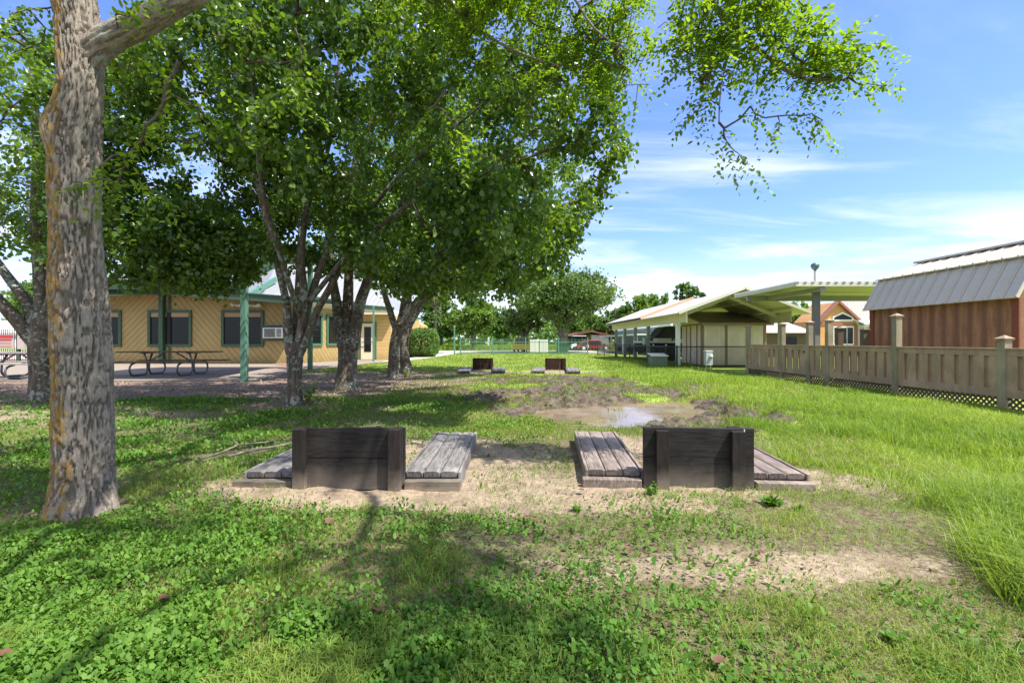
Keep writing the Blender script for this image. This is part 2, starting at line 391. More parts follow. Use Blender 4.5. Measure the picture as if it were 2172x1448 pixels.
M['bin_green'] = simple('bin_green', (0.03, 0.085, 0.07), 0.5)
M['red_roof'] = simple('rusty_red_roof', (0.17, 0.06, 0.045), 0.8, var=0.25)
M['sign_white'] = simple('sign_white', (0.48, 0.40, 0.36), 0.6, var=0.08)
M['sign_red'] = simple('sign_red', (0.42, 0.045, 0.04), 0.55, var=0.1)
M['sign_pink'] = simple('sign_pale_red', (0.42, 0.20, 0.17), 0.55, var=0.1)
M['yellow_bit'] = simple('yellow_leaf', (0.52, 0.42, 0.10), 0.6)
M['stick'] = simple('grey_stick', (0.20, 0.165, 0.135), 0.9, var=0.3, scale=12)
M['pool_pink'] = simple('pink_deck', (0.58, 0.42, 0.36), 0.8, var=0.08)
m, n, p = mat('osb_panel'); M['osb'] = m                    # shed wall: stained strand board with darker vertical runs
g = n.new('ShaderNodeNewGeometry').outputs['Position']; x_, y_, z_ = n.sep(g)
fr = n.math('FRACT', n.math('DIVIDE', y_, 0.30)); st = n.math('MULTIPLY', n.ramp(fr, 0.05, 0.42), n.ramp(fr, 0.62, 0.98, 1.0, 0.0))
st = n.math('MULTIPLY', st, n.ramp(n.noise(5, 4, 0.6, n.vmul(g, (1, 2.5, 0.5))), 0.25, 0.6))
c = n.mix(n.math('ADD', n.math('MULTIPLY', st, 0.75), 0.12), (0.12, 0.046, 0.026), (0.36, 0.175, 0.085))
c = n.mix(n.ramp(n.noise(45, 3, 0.7, g), 0.45, 0.7), c, (0.44, 0.25, 0.14), 'MIX')
c = n.mix(0.55, c, n.mix(n.math('ADD', n.math('MULTIPLY', st, 0.75), 0.12), (0.12, 0.046, 0.026), (0.36, 0.175, 0.085)))
n.l.new(c, p.inputs['Base Color']); p.inputs['Roughness'].default_value = 0.75
n.l.new(n.bump(n.noise(60, 3, 0.7, g), 1.0, 0.004), p.inputs['Normal'])

# ------------------------------------------------------------------ ground: masks, relief, one sheet to the horizon
def ell(X, Y, cx, cy, rx, ry, soft=0.35, wob=0.35, fq=1.6, seed=3):
    wob = wob * 1.35; soft = soft * 1.25
    """soft blob: 1 inside, 0 outside, with a ragged rim"""
    r = np.sqrt(((X - cx) / rx) ** 2 + ((Y - cy) / ry) ** 2) + (fbm(X * fq, Y * fq, o=4, seed=seed) - 0.5) * 2 * wob
    return sm(r, 1 + soft, 1 - soft)
def m_sand(X, Y):
    a = ell(X, Y, -1.25, 3.45, 1.15, 0.42, 0.25, 0.35, 2.2)
    a = np.maximum(a, ell(X, Y, -0.75, 4.5, 1.35, 0.95, 0.35, 0.4, 2.0) * 0.95)
    a = np.maximum(a, ell(X, Y, -0.1, 3.75, 0.75, 0.55, 0.35, 0.4, 2.0) * .8)
    a = np.maximum(a, ell(X, Y, 1.35, 3.75, 1.25, 0.55, 0.35, 0.4, 2.0, 5) * 0.9)
    a = np.maximum(a, ell(X, Y, 1.35, 4.7, 0.5, 0.8, 0.3, 0.3, 2.0, 5))
    a = np.maximum(a, ell(X, Y, 0.7, 3.25, 1.0, 0.28, 0.4, 0.5, 2.4, 7) * 0.7)
    a = np.maximum(a, np.maximum(ell(X, Y, 1.35, 2.30, 0.85, 0.20, 0.35, 0.5, 2.2, 8) * .62, ell(X, Y, 1.45, 2.27, 0.32, 0.10, 0.35, 0.45, 2.6, 8) * .9))
    a = np.maximum(a, ell(X, Y, 0.30, 2.28, 0.42, 0.20, 0.45, 0.5, 2.6, 8) * 0.5)
    a = np.maximum(a, ell(X, Y, 2.72, 3.6, 0.28, 0.42, 0.4, 0.4, 2.6, 9) * 0.85)
    a = np.maximum(a, ell(X, Y, -7.4, 7.0, 2.1, 0.9, 0.4, 0.5, 1.0, 12) * 0.8)
    for cx in (-1.1, 1.7): a = np.maximum(a, ell(X, Y, cx, 17.0, 1.5, 1.0, 0.3, 0.3, 1.2, 13))
    return a
def m_mud(X, Y):
    a = ell(X, Y, 1.95, 7.4, 2.1, 1.55, 0.22, 0.4, 1.1, 21)
    a = np.maximum(a, ell(X, Y, 0.35, 9.3, 1.4, 1.6, 0.25, 0.4, 1.0, 22))
    a = np.maximum(a, ell(X, Y, 2.9, 10.8, 2.5, 1.5, 0.25, 0.45, 0.8, 23))
    a = np.maximum(a, ell(X, Y, 1.1, 13.4, 2.2, 1.3, 0.3, 0.5, 0.8, 24))
    return a
def m_mulch(X, Y):
    e = 8.9 + np.where(X < -4.5, (-4.5 - X) * 0.14, 0) + (fbm(X * 0.8, Y * 0.8, o=3, seed=31) - 0.5) * 2.2
    a = sm(Y, e - 0.5, e + 0.6) * sm(X, -2.0, -3.1) * sm(Y, 19, 15)
    for cx, cy, r in ((-3.87, 8.4, 0.9), (-3.83, 10.9, 1.3), (-3.7, 15, 1.5), (-8.7, 8.7, 1.2)):
        a = np.maximum(a, ell(X, Y, cx, cy, r, r, 0.4, 0.3, 1.0, 33) * 0.85)
    return np.maximum(a, ell(X, Y, -2.6, 12.2, 1.8, 2.2, 0.5, 0.6, 0.9, 35) * 0.65)
PUD = [(1.5, 6.75, 1.0, 0.55), (2.35, 6.9, 0.8, 0.5), (1.15, 7.25, 0.95, 0.72), (2.05, 7.55, 1.05, 0.95), (0.45, 9.6, 0.75, 0.7), (3.2, 11.9, 0.45, 0.5), (2.75, 8.4, 0.7, 0.5)]
def m_pud(X, Y):
    a = np.zeros_like(X)
    for i, (cx, cy, rx, ry) in enumerate(PUD): a = np.maximum(a, ell(X, Y, cx, cy, rx, ry, 0.25, 0.3, 1.7, 41 + i))
    return a
def slab_edge(Y): return np.interp(Y, [12.5, 13.0, 17.4, 20.4, 23.9, 26.8, 33, 45], [-7.0, -7.05, -8.0, -7.4, -6.9, -6.0, -5.35, -5.0])
def m_slab(X, Y): return ((Y > 12.95) & (X < slab_edge(Y)) & (Y < 46)) | ((Y > 43.6) & (Y < 60.5))
def H(X, Y):
    X = np.asarray(X, float); Y = np.asarray(Y, float)
    z = (fbm(X * 0.5, Y * 0.5, o=3, seed=51) - 0.5) * 0.07 + (fbm(X * 4, Y * 4, o=3, seed=52) - 0.5) * 0.022
    z = z * sm(Y, 22, 12) * sm(X, -12, -6) + np.where(Y < 6.5, (fbm(X * 6.5, Y * 6.5, o=3, seed=57) - .5) * .05 * m_sand(X, Y), 0)
    mu = m_mud(X, Y)
    rid = 1 - np.abs(fbm(X * 1.5, Y * 1.5, o=4, seed=53) - 0.5) * 4
    lum = fbm(X * 6, Y * 6, o=3, seed=54)
    z = z * (1 - 0.5 * mu) + mu * ((np.clip(rid, 0, 1) * 0.12 + (lum - 0.45) * 0.25) * np.where(Y > 10, .65, 1.0) - 0.02)
    pu = m_pud(X, Y)
    z = z * (1 - pu) - 0.09 * pu + pu * (lum - 0.5) * 0.17
    return np.where(m_slab(X, Y), -0.06, z)
def axis(segs):
    out = []
    for a, b, st in segs: out += list(np.arange(a, b, st))
    return np.array(out + [segs[-1][1]])
gx = axis([(-900, -60, 60), (-60, -14, 2.0), (-14, -4, 0.22), (-4, 5.5, 0.05), (5.5, 10, 0.2), (10, 60, 2.0), (60, 900, 60)])
gy = axis([(-60, 0, 6), (0, 1.4, 0.2), (1.4, 6, 0.05), (6, 15, 0.06), (15, 24, 0.25), (24, 64, 1.0), (64, 140, 6), (140, 1600, 90)])
GX, GY = np.meshgrid(gx, gy); nx, ny = len(gx), len(gy)
GZ = H(GX, GY)
idx = np.arange(nx * ny).reshape(ny, nx)
loops = np.stack([idx[:-1, :-1], idx[:-1, 1:], idx[1:, 1:], idx[1:, :-1]], -1).reshape(-1)
m, n, p = mat('ground_soil'); M['ground'] = m
g = n.new('ShaderNodeNewGeometry').outputs['Position']
big = n.noise(0.9, 5, 0.6, g); fine = n.noise(28, 5, 0.65, g); spk = n.noise(90, 3, 0.6, g)
soil = n.mix(n.ramp(fine, 0.3, 0.7), (0.07, 0.05, 0.031), (0.20, 0.155, 0.10))
soil = n.mix(n.math('MULTIPLY', n.ramp(n.noise(14, 5, 0.6, g), 0.48, 0.6), 0.55), soil, (0.10, 0.16, 0.035))
lawn = n.mix(n.ramp(n.noise(7, 6, 0.7, g), 0.3, 0.7), (0.15, 0.23, 0.03), (0.27, 0.35, 0.055))
lawn = n.mix(n.math('MULTIPLY', n.ramp(big, 0.4, 0.7), 0.5), lawn, (0.31, 0.35, 0.08))
col = n.mix(n.attr('lawn'), soil, lawn)
sand = n.mix(n.ramp(fine, 0.25, 0.75), (0.22, 0.168, 0.115), (0.385, 0.30, 0.215))
sand = n.mix(n.math('MULTIPLY', n.ramp(n.noise(3, 6, 0.7, g), 0.42, 0.66), 0.75), sand, (0.15, 0.11, 0.075))
sand = n.mix(n.ramp(spk, 0.64, 0.7), sand, (0.16, 0.11, 0.07))
col = n.mix(n.ramp(n.math('ADD', n.attr('sand'), n.math('MULTIPLY', n.math('SUBTRACT', n.math('ADD', n.math('MULTIPLY', fine, .5), n.math('MULTIPLY', n.noise(6, 6, 0.65, g), .5)), 0.5), 1.3)), 0.28, 0.72), col, sand)
mul = n.mix(n.voro(42, g, out='Color'), (0.055, 0.036, 0.028), (0.27, 0.185, 0.15))
mul = n.mix(n.ramp(n.voro(75, g, out='Color'), 0.6, 0.9), mul, (0.38, 0.28, 0.22))
col = n.mix(n.ramp(n.math('ADD', n.attr('mulch'), n.math('MULTIPLY', n.math('SUBTRACT', n.noise(6, 5, 0.6, g), 0.5), 0.7)), 0.3, 0.7), col, mul)
mudc = n.mix(n.ramp(n.noise(9, 6, 0.65, g), 0.3, 0.7), (0.035, 0.026, 0.018), (0.15, 0.115, 0.082))
mk = n.ramp(n.math('ADD', n.attr('mud'), n.math('MULTIPLY', n.math('SUBTRACT', n.noise(5, 5, 0.6, g), 0.5), 0.6)), 0.35, 0.6)
col = n.mix(mk, col, mudc)
n.l.new(col, p.inputs['Base Color'])
n.put(p.inputs['Roughness'], n.math('SUBTRACT', 0.95, n.math('MULTIPLY', mk, n.ramp(n.noise(4, 4, 0.6, g), 0.35, 0.7, 0.08, 0.5))))
p.inputs['Specular IOR Level'].default_value = 0.25
n.l.new(n.bump(n.math('ADD', fine, n.math('MULTIPLY', n.noise(9, 5, 0.6, g), 1.2)), 0.9, 0.018), p.inputs['Normal'])
X1 = GX.ravel(); Y1 = GY.ravel()
lawnA = np.clip(sm(Y1, 5, 9) * sm(X1, -2.5, 0.0) + sm(Y1, 16, 22), 0, 1) + sm(X1, 2.3, 3.2) * 0.6
ground = np_mesh('ground', np.stack([X1, Y1, GZ.ravel()], -1), loops, np.full((nx - 1) * (ny - 1), 4), M['ground'], smooth=True,
                 attrs={'sand': m_sand(X1, Y1), 'mud': np.where(Y1 < 30, m_mud(X1, Y1), 0), 'mulch': np.where(Y1 < 40, m_mulch(X1, Y1), 0), 'lawn': np.clip(lawnA, 0, 1)})
tag(ground, kind='structure')

# murky puddles: one flat sheet just over the hollows
m, n, p = mat('muddy_water'); M['water'] = m
g = n.new('ShaderNodeNewGeometry').outputs['Position']
n.l.new(n.mix(n.ramp(n.noise(2.2, 5, 0.6, g), 0.35, 0.65), (0.17, 0.125, 0.085), (0.26, 0.195, 0.135)), p.inputs['Base Color'])
n.put(p.inputs['Roughness'], n.ramp(n.noise(0.7, 3, 0.5, g), 0.42, 0.58, 0.03, 0.16)); p.inputs['IOR'].default_value = 1.33; p.inputs['Specular IOR Level'].default_value = 0.36
n.l.new(n.bump(n.noise(14, 2, 0.5, g), 0.12, 0.004), p.inputs['Normal'])
wx = np.arange(-0.8, 4.4, 0.06); wy = np.arange(5.9, 13.0, 0.06); WX, WY = np.meshgrid(wx, wy)
keep = (m_pud(WX, WY) > 0.02); kc = keep[:-1, :-1] | keep[:-1, 1:] | keep[1:, 1:] | keep[1:, :-1]
ii = np.arange(WX.size).reshape(WX.shape)
lp = np.stack([ii[:-1, :-1], ii[:-1, 1:], ii[1:, 1:], ii[1:, :-1]], -1)[kc].reshape(-1)
used, lp = np.unique(lp, return_inverse=True)
pud = np_mesh('puddle_water', np.stack([WX.ravel()[used], WY.ravel()[used], np.full(len(used), -0.035)], -1), lp, np.full(int(kc.sum()), 4), M['water'], smooth=True)
tag(pud, kind='structure')

def sheet(name, pts, z, th, m):
    return tag(MB().prism([(x, y, z - th) for x, y in pts][::-1], (0, 0, th)).build(name, m), kind='structure')
ys = [13.0, 15, 17.4, 19, 20.4, 22, 23.9, 25.4]
sheet('patio', [(-40, 13.0)] + [(float(slab_edge(y)), y) for y in ys] + [(-7.05, 25.4), (-7.05, 27.6), (-40, 27.6)], 0.03, 0.12, M['concrete'])
ys = [25.45, 26.8, 29, 33, 38, 43.4]
sheet('walkway', [(float(slab_edge(y)), y) for y in ys] + [(float(slab_edge(y)) - 1.15, y) for y in ys[::-1]], 0.026, 0.1, M['walk'])
sheet('red_paver_band', [(-12.5, 14.6), (-12.2, 14.5), (-8.6, 19.9), (-10.9, 22.3), (-11.3, 22.1), (-9.3, 19.9)], 0.034, 0.02, M['brick_band'])
sheet('road', [(-200, 45.5), (200, 45.5), (200, 56), (-200, 56)], 0.02, 0.08, M['asphalt'])
sheet('pool_deck', [(-60, 25.2 + 2.5), (-22, 27.7), (-22, 40), (-60, 40)], 0.02, 0.06, M['pool_pink'])


# ------------------------------------------------------------------ scattered ground cover (real blades and leaves)
def scatter(num, y0, y1, dens, xlo=-1.35, xhi=1.35, power=1.0):
    u = RNG.random(num)
    Y = np.exp(np.log(y0) + u * (np.log(y1) - np.log(y0)))
    X = (xlo + RNG.random(num) * (xhi - xlo)) * (Y + 0.5)
    k = RNG.random(num) < dens(X, Y)
    return X[k], Y[k]
def blades(name, X, Y, h, wd, m, lean=0.5, flat=0.0):
    n = len(X); Z = H(X, Y) - 0.004
    a = RNG.random(n) * 2 * PI; ca, sa = np.cos(a), np.sin(a)
    b = RNG.random(n) * 2 * PI; le = h * lean * (0.3 + RNG.random(n)); lx, ly = np.cos(b) * le, np.sin(b) * le
    hz = h * (1 - flat)
    P = np.zeros((n, 5, 3))
    P[:, 0] = np.stack([X - ca * wd / 2, Y - sa * wd / 2, Z], -1); P[:, 1] = np.stack([X + ca * wd / 2, Y + sa * wd / 2, Z], -1)
    mx, my, mz = X + lx * 0.35, Y + ly * 0.35, Z + hz * 0.62
    P[:, 2] = np.stack([mx + ca * wd * 0.4, my + sa * wd * 0.4, mz], -1); P[:, 3] = np.stack([mx - ca * wd * 0.4, my - sa * wd * 0.4, mz], -1)
    P[:, 4] = np.stack([X + lx, Y + ly, Z + hz * (1 - 0.25 * lean)], -1)
    base = (np.arange(n) * 5)[:, None]
    lp = (base + np.array([0, 1, 2, 3, 3, 2, 4])).reshape(-1)
    t = np.clip(RNG.random(n) * 0.6 + fbm(X * 0.7, Y * 0.7, o=3, seed=71) * 0.9 - 0.25, 0, 1)
    return np_mesh(name, P.reshape(-1, 3), lp, np.tile([4, 3], n), m, attrs={'tint': np.repeat(t, 5)})
def discs(name, X, Y, r, hmax, m, tilt=0.8, k=6):
    n = len(X); Z = H(X, Y) + RNG.random(n) ** 0.6 * hmax * (.5 + 1.3 * sm(fbm(X * 3.2, Y * 3.2, o=3, seed=74), .4, .66))
    tx, ty = RNG.normal(0, tilt, n), RNG.normal(0, tilt, n); ph = RNG.random(n) * 2 * PI
    P = np.zeros((n, k, 3))
    for i in range(k):
        a = ph + 2 * PI * i / k; rr = r * (0.8 + 0.25 * np.cos(a - ph) + 0.1 * RNG.random(n))
        ox, oy = np.cos(a) * rr, np.sin(a) * rr
        P[:, i] = np.stack([X + ox, Y + oy, Z + np.clip(ox * tx + oy * ty, -0.03, 0.03)], -1)
    t = np.clip(RNG.random(n) * 0.7 + fbm(X * 0.9, Y * 0.9, o=3, seed=73) * 0.8 - 0.2, 0, 1)
    return np_mesh(name, P.reshape(-1, 3), np.arange(n * k), np.full(n, k), m, attrs={'tint': np.repeat(t, k)})
def bare(X, Y):
    b = np.maximum(np.maximum(m_sand(X, Y), m_mud(X, Y) * 0.98), m_mulch(X, Y) * 0.93)
    return np.where(m_slab(X, Y), 1.0, b)
def clump(X, Y, f, lo, hi, seed): return sm(fbm(X * f, Y * f, o=4, seed=seed), lo, hi)
def padfree(X, Y):
    ok = np.ones_like(X, bool)
    for cx, cy, s in ((-1.2, 3.5, 1), (1.38, 3.5, 1), (-1.13, 18.3, -1), (1.7, 18.3, -1)):
        dy = (Y - cy) * s
        ok &= ~((np.abs(X - cx) < 0.86) & (dy > -0.05) & (dy < 1.75) & ((np.abs(X - cx) > 0.35) | (dy < 0.12)))
    return ok
def near_trunk(X, Y): return ((X + 2.76) ** 2 + (Y - 3.05) ** 2) > 0.045
def d_clover(X, Y):
    side = sm(X + (fbm(X, Y, o=3, seed=61) - 0.5) * 3, 1.6, -1.2)
    c = 0.12 + 0.88 * clump(X, Y, 1.4, 0.42, 0.56, 62)
    c = np.maximum(c * side, clump(X, Y, 1.1, 0.52, 0.62, 63) * sm(X, 2.0, 1.4) * 0.4)
    return c * (1 - bare(X, Y)) * sm(Y, 9.6, 8.2) * padfree(X, Y) * near_trunk(X, Y)
X, Y = scatter(500000, 1.25, 9.5, d_clover)
tag(discs('clover_cover', X, Y, (0.0050 + 0.0075 * RNG.random(len(X)) ** 1.5) * np.maximum(1, Y / 3.2) ** 0.7, 0.045, M['clover']), 'dense low green clover covering the shaded lawn', 'ground cover', kind='stuff')
def d_short(X, Y):
    c = (0.25 + 0.75 * clump(X, Y, 1.5, 0.36, 0.6, 64)) * (1 - bare(X, Y) * 0.88)
    return c * padfree(X, Y) * near_trunk(X, Y) * sm(X, 3.6, 2.6) * np.where(m_slab(X, Y), 0, 1)
X, Y = scatter(420000, 1.25, 11, d_short)
tag(blades('short_grass', X, Y, (0.018 + 0.042 * RNG.random(len(X)) ** 1.6) * (.6 + .9 * clump(X, Y, 2.6, .4, .66, 76)), 0.0032 * np.maximum(1, Y / 3) ** 0.8, M['lawn_grass'], 1.15), 'short patchy grass of the near lawn', 'grass', kind='stuff')
def d_straw(X, Y): return (1 - m_mud(X, Y)) * clump(X, Y, 1.2, 0.4, 0.6, 66) * (1 - 0.75 * m_sand(X, Y)) * (.3 + .7 * sm(X, -2.5, 0.3)) * padfree(X, Y) * np.where(m_slab(X, Y), 0, 1)
X, Y = scatter(60000, 1.25, 6, d_straw)
tag(blades('dry_grass', X, Y, 0.03 + 0.05 * RNG.random(len(X)), 0.0022 * np.maximum(1, Y / 3), M['straw'], 1.3, 0.75), 'dry straw lying through the thin lawn', 'dry grass', kind='stuff')
def d_tall(X, Y):
    edge = 2.45 + (fbm(Y * 0.9, X * 0.4, o=3, seed=67) - 0.5) * 1.6
    edge = edge + sm(Y, 6, 8) * 0.8
    return sm(X, edge - 0.1, edge + 0.35) * (0.45 + 0.55 * clump(X, Y, 1.6, 0.35, 0.55, 68)) * (1 - bare(X, Y)) * sm(X, 8.3, 7.7) * sm(Y, 18, 12)
X, Y = scatter(420000, 1.3, 17, d_tall, 0.1, 1.35)
hh = (0.05 + 0.17 * RNG.random(len(X)) ** 1.4) * (0.6 + 0.8 * clump(X, Y, 1.0, 0.35, 0.65, 69)) * (0.4 + 0.6 * sm(X, 7.9, 6.6))
tag(blades('tall_grass', X, Y, hh, 0.0045 * np.maximum(1, Y / 4) ** 0.8, M['grass'], 1.15), 'tall bright green grass in front of the brown fence', 'grass', kind='stuff')
X, Y = scatter(60000, 1.6, 12, lambda X, Y: d_tall(X, Y) * clump(X, Y, .9, .45, .65, 78) * .5, 0.1, 1.35)
tag(blades('dry_stalks', X, Y, .06 + .14 * RNG.random(len(X)), 0.004 * np.maximum(1, Y / 4), M['straw'], 1.2, .2), 'dry bent stalks among the tall grass', 'dry grass', kind='stuff')
def d_lawn(X, Y):
    return (1 - bare(X, Y)) * sm(Y, 4.9, 6.2) * sm(X, 8.2, 7.6 ) * np.maximum(sm(X, -1.6, -.4), sm(Y, 8, 10)) * padfree(X, Y) * (0.55 + 0.45 * clump(X, Y, 0.7, 0.4, 0.6, 70))
X, Y = scatter(290000, 4.8, 43, d_lawn, -0.45, 0.75)
hh = (0.03 + 0.05 * RNG.random(len(X))) + 0.22 * RNG.random(len(X)) * sm(X / Y, 0.17, 0.24) * sm(Y, 18, 21) * sm(Y, 33, 28)
tag(blades('mown_lawn', X, Y, hh, 0.005 * np.maximum(1, Y / 5) ** 0.9, M['lawn_grass'], 0.7), 'sunny mown lawn stretching back to the road', 'grass', kind='stuff')
def d_mudgrass(X, Y): return (m_mud(X, Y) * clump(X, Y, 1.6, 0.53, 0.66, 75) * 0.8 + 0.025 * m_mud(X, Y)) * (1 - .92 * m_pud(X, Y))
X, Y = scatter(120000, 5.8, 15, d_mudgrass, -0.2, 0.6)
tag(blades('mud_grass', X, Y, 0.03 + 0.07 * RNG.random(len(X)), 0.006 * np.maximum(1, Y / 6), M['grass'], 0.7), 'sparse grass tufts poking through the churned mud', 'grass', kind='stuff')
X, Y = scatter(30000, 1.5, 16, lambda X, Y: m_mulch(X, Y) * 0.6 + 0.03 * (1 - bare(X, Y)) * (Y > 4), -1.3, 0.2)
tag(discs('leaf_litter', X, Y, (0.010 + 0.02 * RNG.random(len(X))), 0.02, M['straw'], 0.7, 4), 'brown leaf litter and bark chips under the trees', 'leaf litter', kind='stuff')
X, Y = scatter(30000, 1.6, 6, lambda X, Y: .5 * m_sand(X, Y) * padfree(X, Y) * clump(X, Y, 2.0, .42, .6, 79), -.8, .9)
tag(discs('soil_debris', X, Y, .003 + .008 * RNG.random(len(X)) ** 2, .008, M['litter'], .9, 5), 'crumbs of soil, chips and dead leaf bits on the bare sand', 'debris', kind='stuff')
X, Y = scatter(60000, 56, 75, lambda X, Y: np.ones_like(X) * 0.9, -0.5, 0.8)
tag(blades('meadow_grass', X, Y, 0.3 + 0.6 * RNG.random(len(X)), 0.06, M['grass'], 0.4), 'long meadow grass beyond the road', 'grass', kind='stuff')


# ------------------------------------------------------------------ buildings on the left
def P(px, py, Y): return Vector(((px - 1086) * Y / 1000, Y, 1.1 - (py - 724) * Y / 1000))
def quad(vs): return MB().add(vs, [tuple(range(len(vs)))])

YW = 22.9
A_, B_ = Vector((-10.35, YW, 0)), Vector((-9.18, 27.5, 0))
u_ = (B_ - A_).normalized(); nrm = Vector((u_.y, -u_.x, 0))
M['sid_l'] = siding('tan_diagonal_siding_rising', (0.36, 0.26, 0.095), (1, 0), -1.0, 0.30, 0.42, 0.13)
M['sid_r'] = siding('tan_diagonal_siding_falling', (0.36, 0.26, 0.095), (1, 0), 0.86, 0.30, 0.42, 0.13)
M['sid_o'] = siding('tan_diagonal_siding_side', (0.36, 0.26, 0.095), (u_.x, u_.y), 0.86, 0.30, 0.5, 0.13)
M['sid_h'] = siding('yellow_lap_siding', (0.56, 0.38, 0.15), (0, 0), 1.0, 0.20, 0.6, 0.08)
hall = thing('community_hall', (-16.8, YW, 0), 'long tan and yellow building with diagonal siding and green trim behind the trees', 'building')
XP = -16.7                                                     # where the two runs of siding meet under the low ridge
MB().prism([(-21.4, YW, 0), (XP, YW, 0), (XP, YW, 3.56), (-21.4, YW, 3.24)], (0, 0.2, 0)).build('wall', M['sid_l'], hall)
MB().prism([(XP, YW, 0), (A_.x, YW, 0), (A_.x, YW, 3.08), (XP, YW, 3.56)], (0, 0.2, 0)).build('wall', M['sid_r'], hall)
MB().prism([A_ + Vector((0, 0.01, 0)), B_, B_ + Vector((0, 0, 3.05)), A_ + Vector((0, 0.01, 3.05))], (-0.2 * nrm.x, -0.2 * nrm.y, 0)).build('wall', M['sid_o'], hall)
MB().box(B_.x + 0.01, -7.05, 27.5, 27.7, 0, 2.66).build('wall', M['sid_h'], hall)
MB().box(-7.25, -7.05, 27.71, 36, 0, 2.66).build('wall', M['sid_h'], hall)
fb = MB()
fb.prism([(-21.6, YW - 1.2, 2.97), (XP, YW - 1.2, 3.31), (XP, YW - 1.2, 3.6), (-21.6, YW - 1.2, 3.26)], (0, 0.06, 0))
fb.prism([(XP + .001, YW - 1.2, 3.31), (A_.x + 0.35, YW - 1.2, 2.83), (A_.x + 0.35, YW - 1.2, 3.11), (XP + .001, YW - 1.2, 3.6)], (0, 0.06, 0))
o0 = A_ + nrm * 0.42 + Vector((0, -0.3, 0)); o1 = B_ + nrm * 0.42 + Vector((0, 0.0, 0))
fb.prism([o0 + Vector((0, 0, 3.02)), o1 + Vector((0, 0, 3.05)), o1 + Vector((0, 0, 3.30)), o0 + Vector((0, 0, 3.34))], (-0.05 * nrm.x, -0.05 * nrm.y, 0))
fb.prism([(o1.x, 27.0, 2.94), (-6.75, 27.0, 2.90), (-6.75, 27.0, 3.06), (o1.x, 27.0, 3.22)], (0, 0.05, 0))
fb.build('fascia', M['dark_green'], hall)
sf = MB()
sf.prism([A_ + nrm * .01 + Vector((0, 0, 2.84)), B_ + nrm * .01 + Vector((0, 0, 2.84)), o1 + Vector((0, 0, 3.0)), o0 + Vector((0, 0.1, 3.0))], (0, 0, 0.03))
sf.box(o1.x, -6.8, 27.05, 27.48, 2.66, 2.92)
sf.build('soffit', M['cream'], hall)
rf = MB()
rf.prism([(-21.6, YW - 1.25, 3.27), (XP, YW - 1.25, 3.61), (XP, 33, 3.7), (-21.6, 33, 3.36)], (0, 0, 0.05))
rf.prism([(XP + .01, YW - 1.25, 3.61), (A_.x + 0.4, YW - 1.25, 3.12), (o1.x - .05, 27.2, 3.32), (-9.0, 33, 3.5), (XP + .01, 33, 3.7)], (0, 0, 0.05))
rf.build('low_roof', M['dark_green'], hall)
up = MB()                                                      # taller white metal roof rising behind
up.add([P(556, 632, 26), P(832, 655, 28), P(760, 560, 33), P(585, 560, 33)], [(0, 1, 2, 3)])
up.add([P(500, 640, 30), P(556, 632, 26), P(585, 560, 33), P(560, 575, 37)], [(0, 1, 2, 3)])
up.add([P(832, 655, 28), P(868, 668, 34), P(800, 575, 40), P(760, 560, 33)], [(0, 1, 2, 3)])
up.build('upper_roof', M['main_roof'], hall)
MB().beam(P(520, 632, 25.8), P(585, 592, 28.5), 0.12, 0.3).build('rake_trim', M['mint'], hall)
def window(parent, c, du, w_, h_, z0, nr, fr=0.13, blind=0.2, fm='dark_green'):
    """framed window on a wall: c wall point at the window's middle, du along, nr outward"""
    du = Vector(du); nr = Vector(nr); f = MB()
    def bar(a0, a1, b0, b1, dd):
        f.prism([c + du * a0 + Vector((0, 0, b0)), c + du * a1 + Vector((0, 0, b0)), c + du * a1 + Vector((0, 0, b1)), c + du * a0 + Vector((0, 0, b1))], nr * dd)
    h = w_ / 2
    bar(-h, h, z0, z0 + fr, .07); bar(-h, h, z0 + h_ - fr, z0 + h_, .07)
    bar(-h, -h + fr, z0 + fr, z0 + h_ - fr, .07); bar(h - fr, h, z0 + fr, z0 + h_ - fr, .07)
    fo = f.build('window', M[fm], parent)
    f = MB(); f.prism([c + du * a + Vector((0, 0, b)) for a, b in ((-h + fr, z0 + fr), (h - fr, z0 + fr), (h - fr, z0 + h_ - fr), (-h + fr, z0 + h_ - fr))], nr * .015)
    f.build('pane', M['glass'], fo)
    if blind:
        f = MB(); f.prism([c + nr * 0.017 + du * a + Vector((0, 0, b)) for a, b in ((-h + fr, z0 + h_ - fr - blind), (h - fr, z0 + h_ - fr - blind), (h - fr, z0 + h_ - fr), (-h + fr, z0 + h_ - fr))], nr * .006)
        f.build('blind', M['blind'], fo)
    return fo
for x, w2 in ((-19.95, 2.0), (-16.6, 2.13), (-13.07, 2.06)): window(hall, Vector((x, YW - .001, 0)), (1, 0, 0), w2, 1.78, 0.84, (0, -1, 0))
MB().box(-16.72, -16.55, YW - .075, YW - .0005, 0.97, 2.5).build('mullion', M['dark'], hall)
for t, w2 in ((0.235, 1.25), (0.60, 1.5)): window(hall, A_.lerp(B_, t) + nrm * .001, u_, w2, 1.66, 0.88, nrm, 0.12, 0.0, 'green_paint')
MB().box(-17.0, -16.8, YW - 0.24, YW - 0.04, 0.03, 3.5).build('pilaster', M['dark_green'], hall)
MB().box(-16.68, -16.55, YW - 0.03, YW - .002, 2.63, 3.5).build('corner_trim', M['dark_green'], hall)
MB().box(-16.68, -16.55, YW - 0.03, YW - .002, 0.05, 0.83).build('corner_trim', M['dark_green'], hall)
ac = MB().box(-11.95, -11.0, YW - 0.32, YW - .001, 1.26, 1.76).build('air_conditioner', M['white'], hall, bevel=0.02)
gr = MB()
for i in range(9): gr.box(-11.87, -11.35, YW - 0.335, YW - 0.321, 1.31 + i * .046, 1.335 + i * .046)
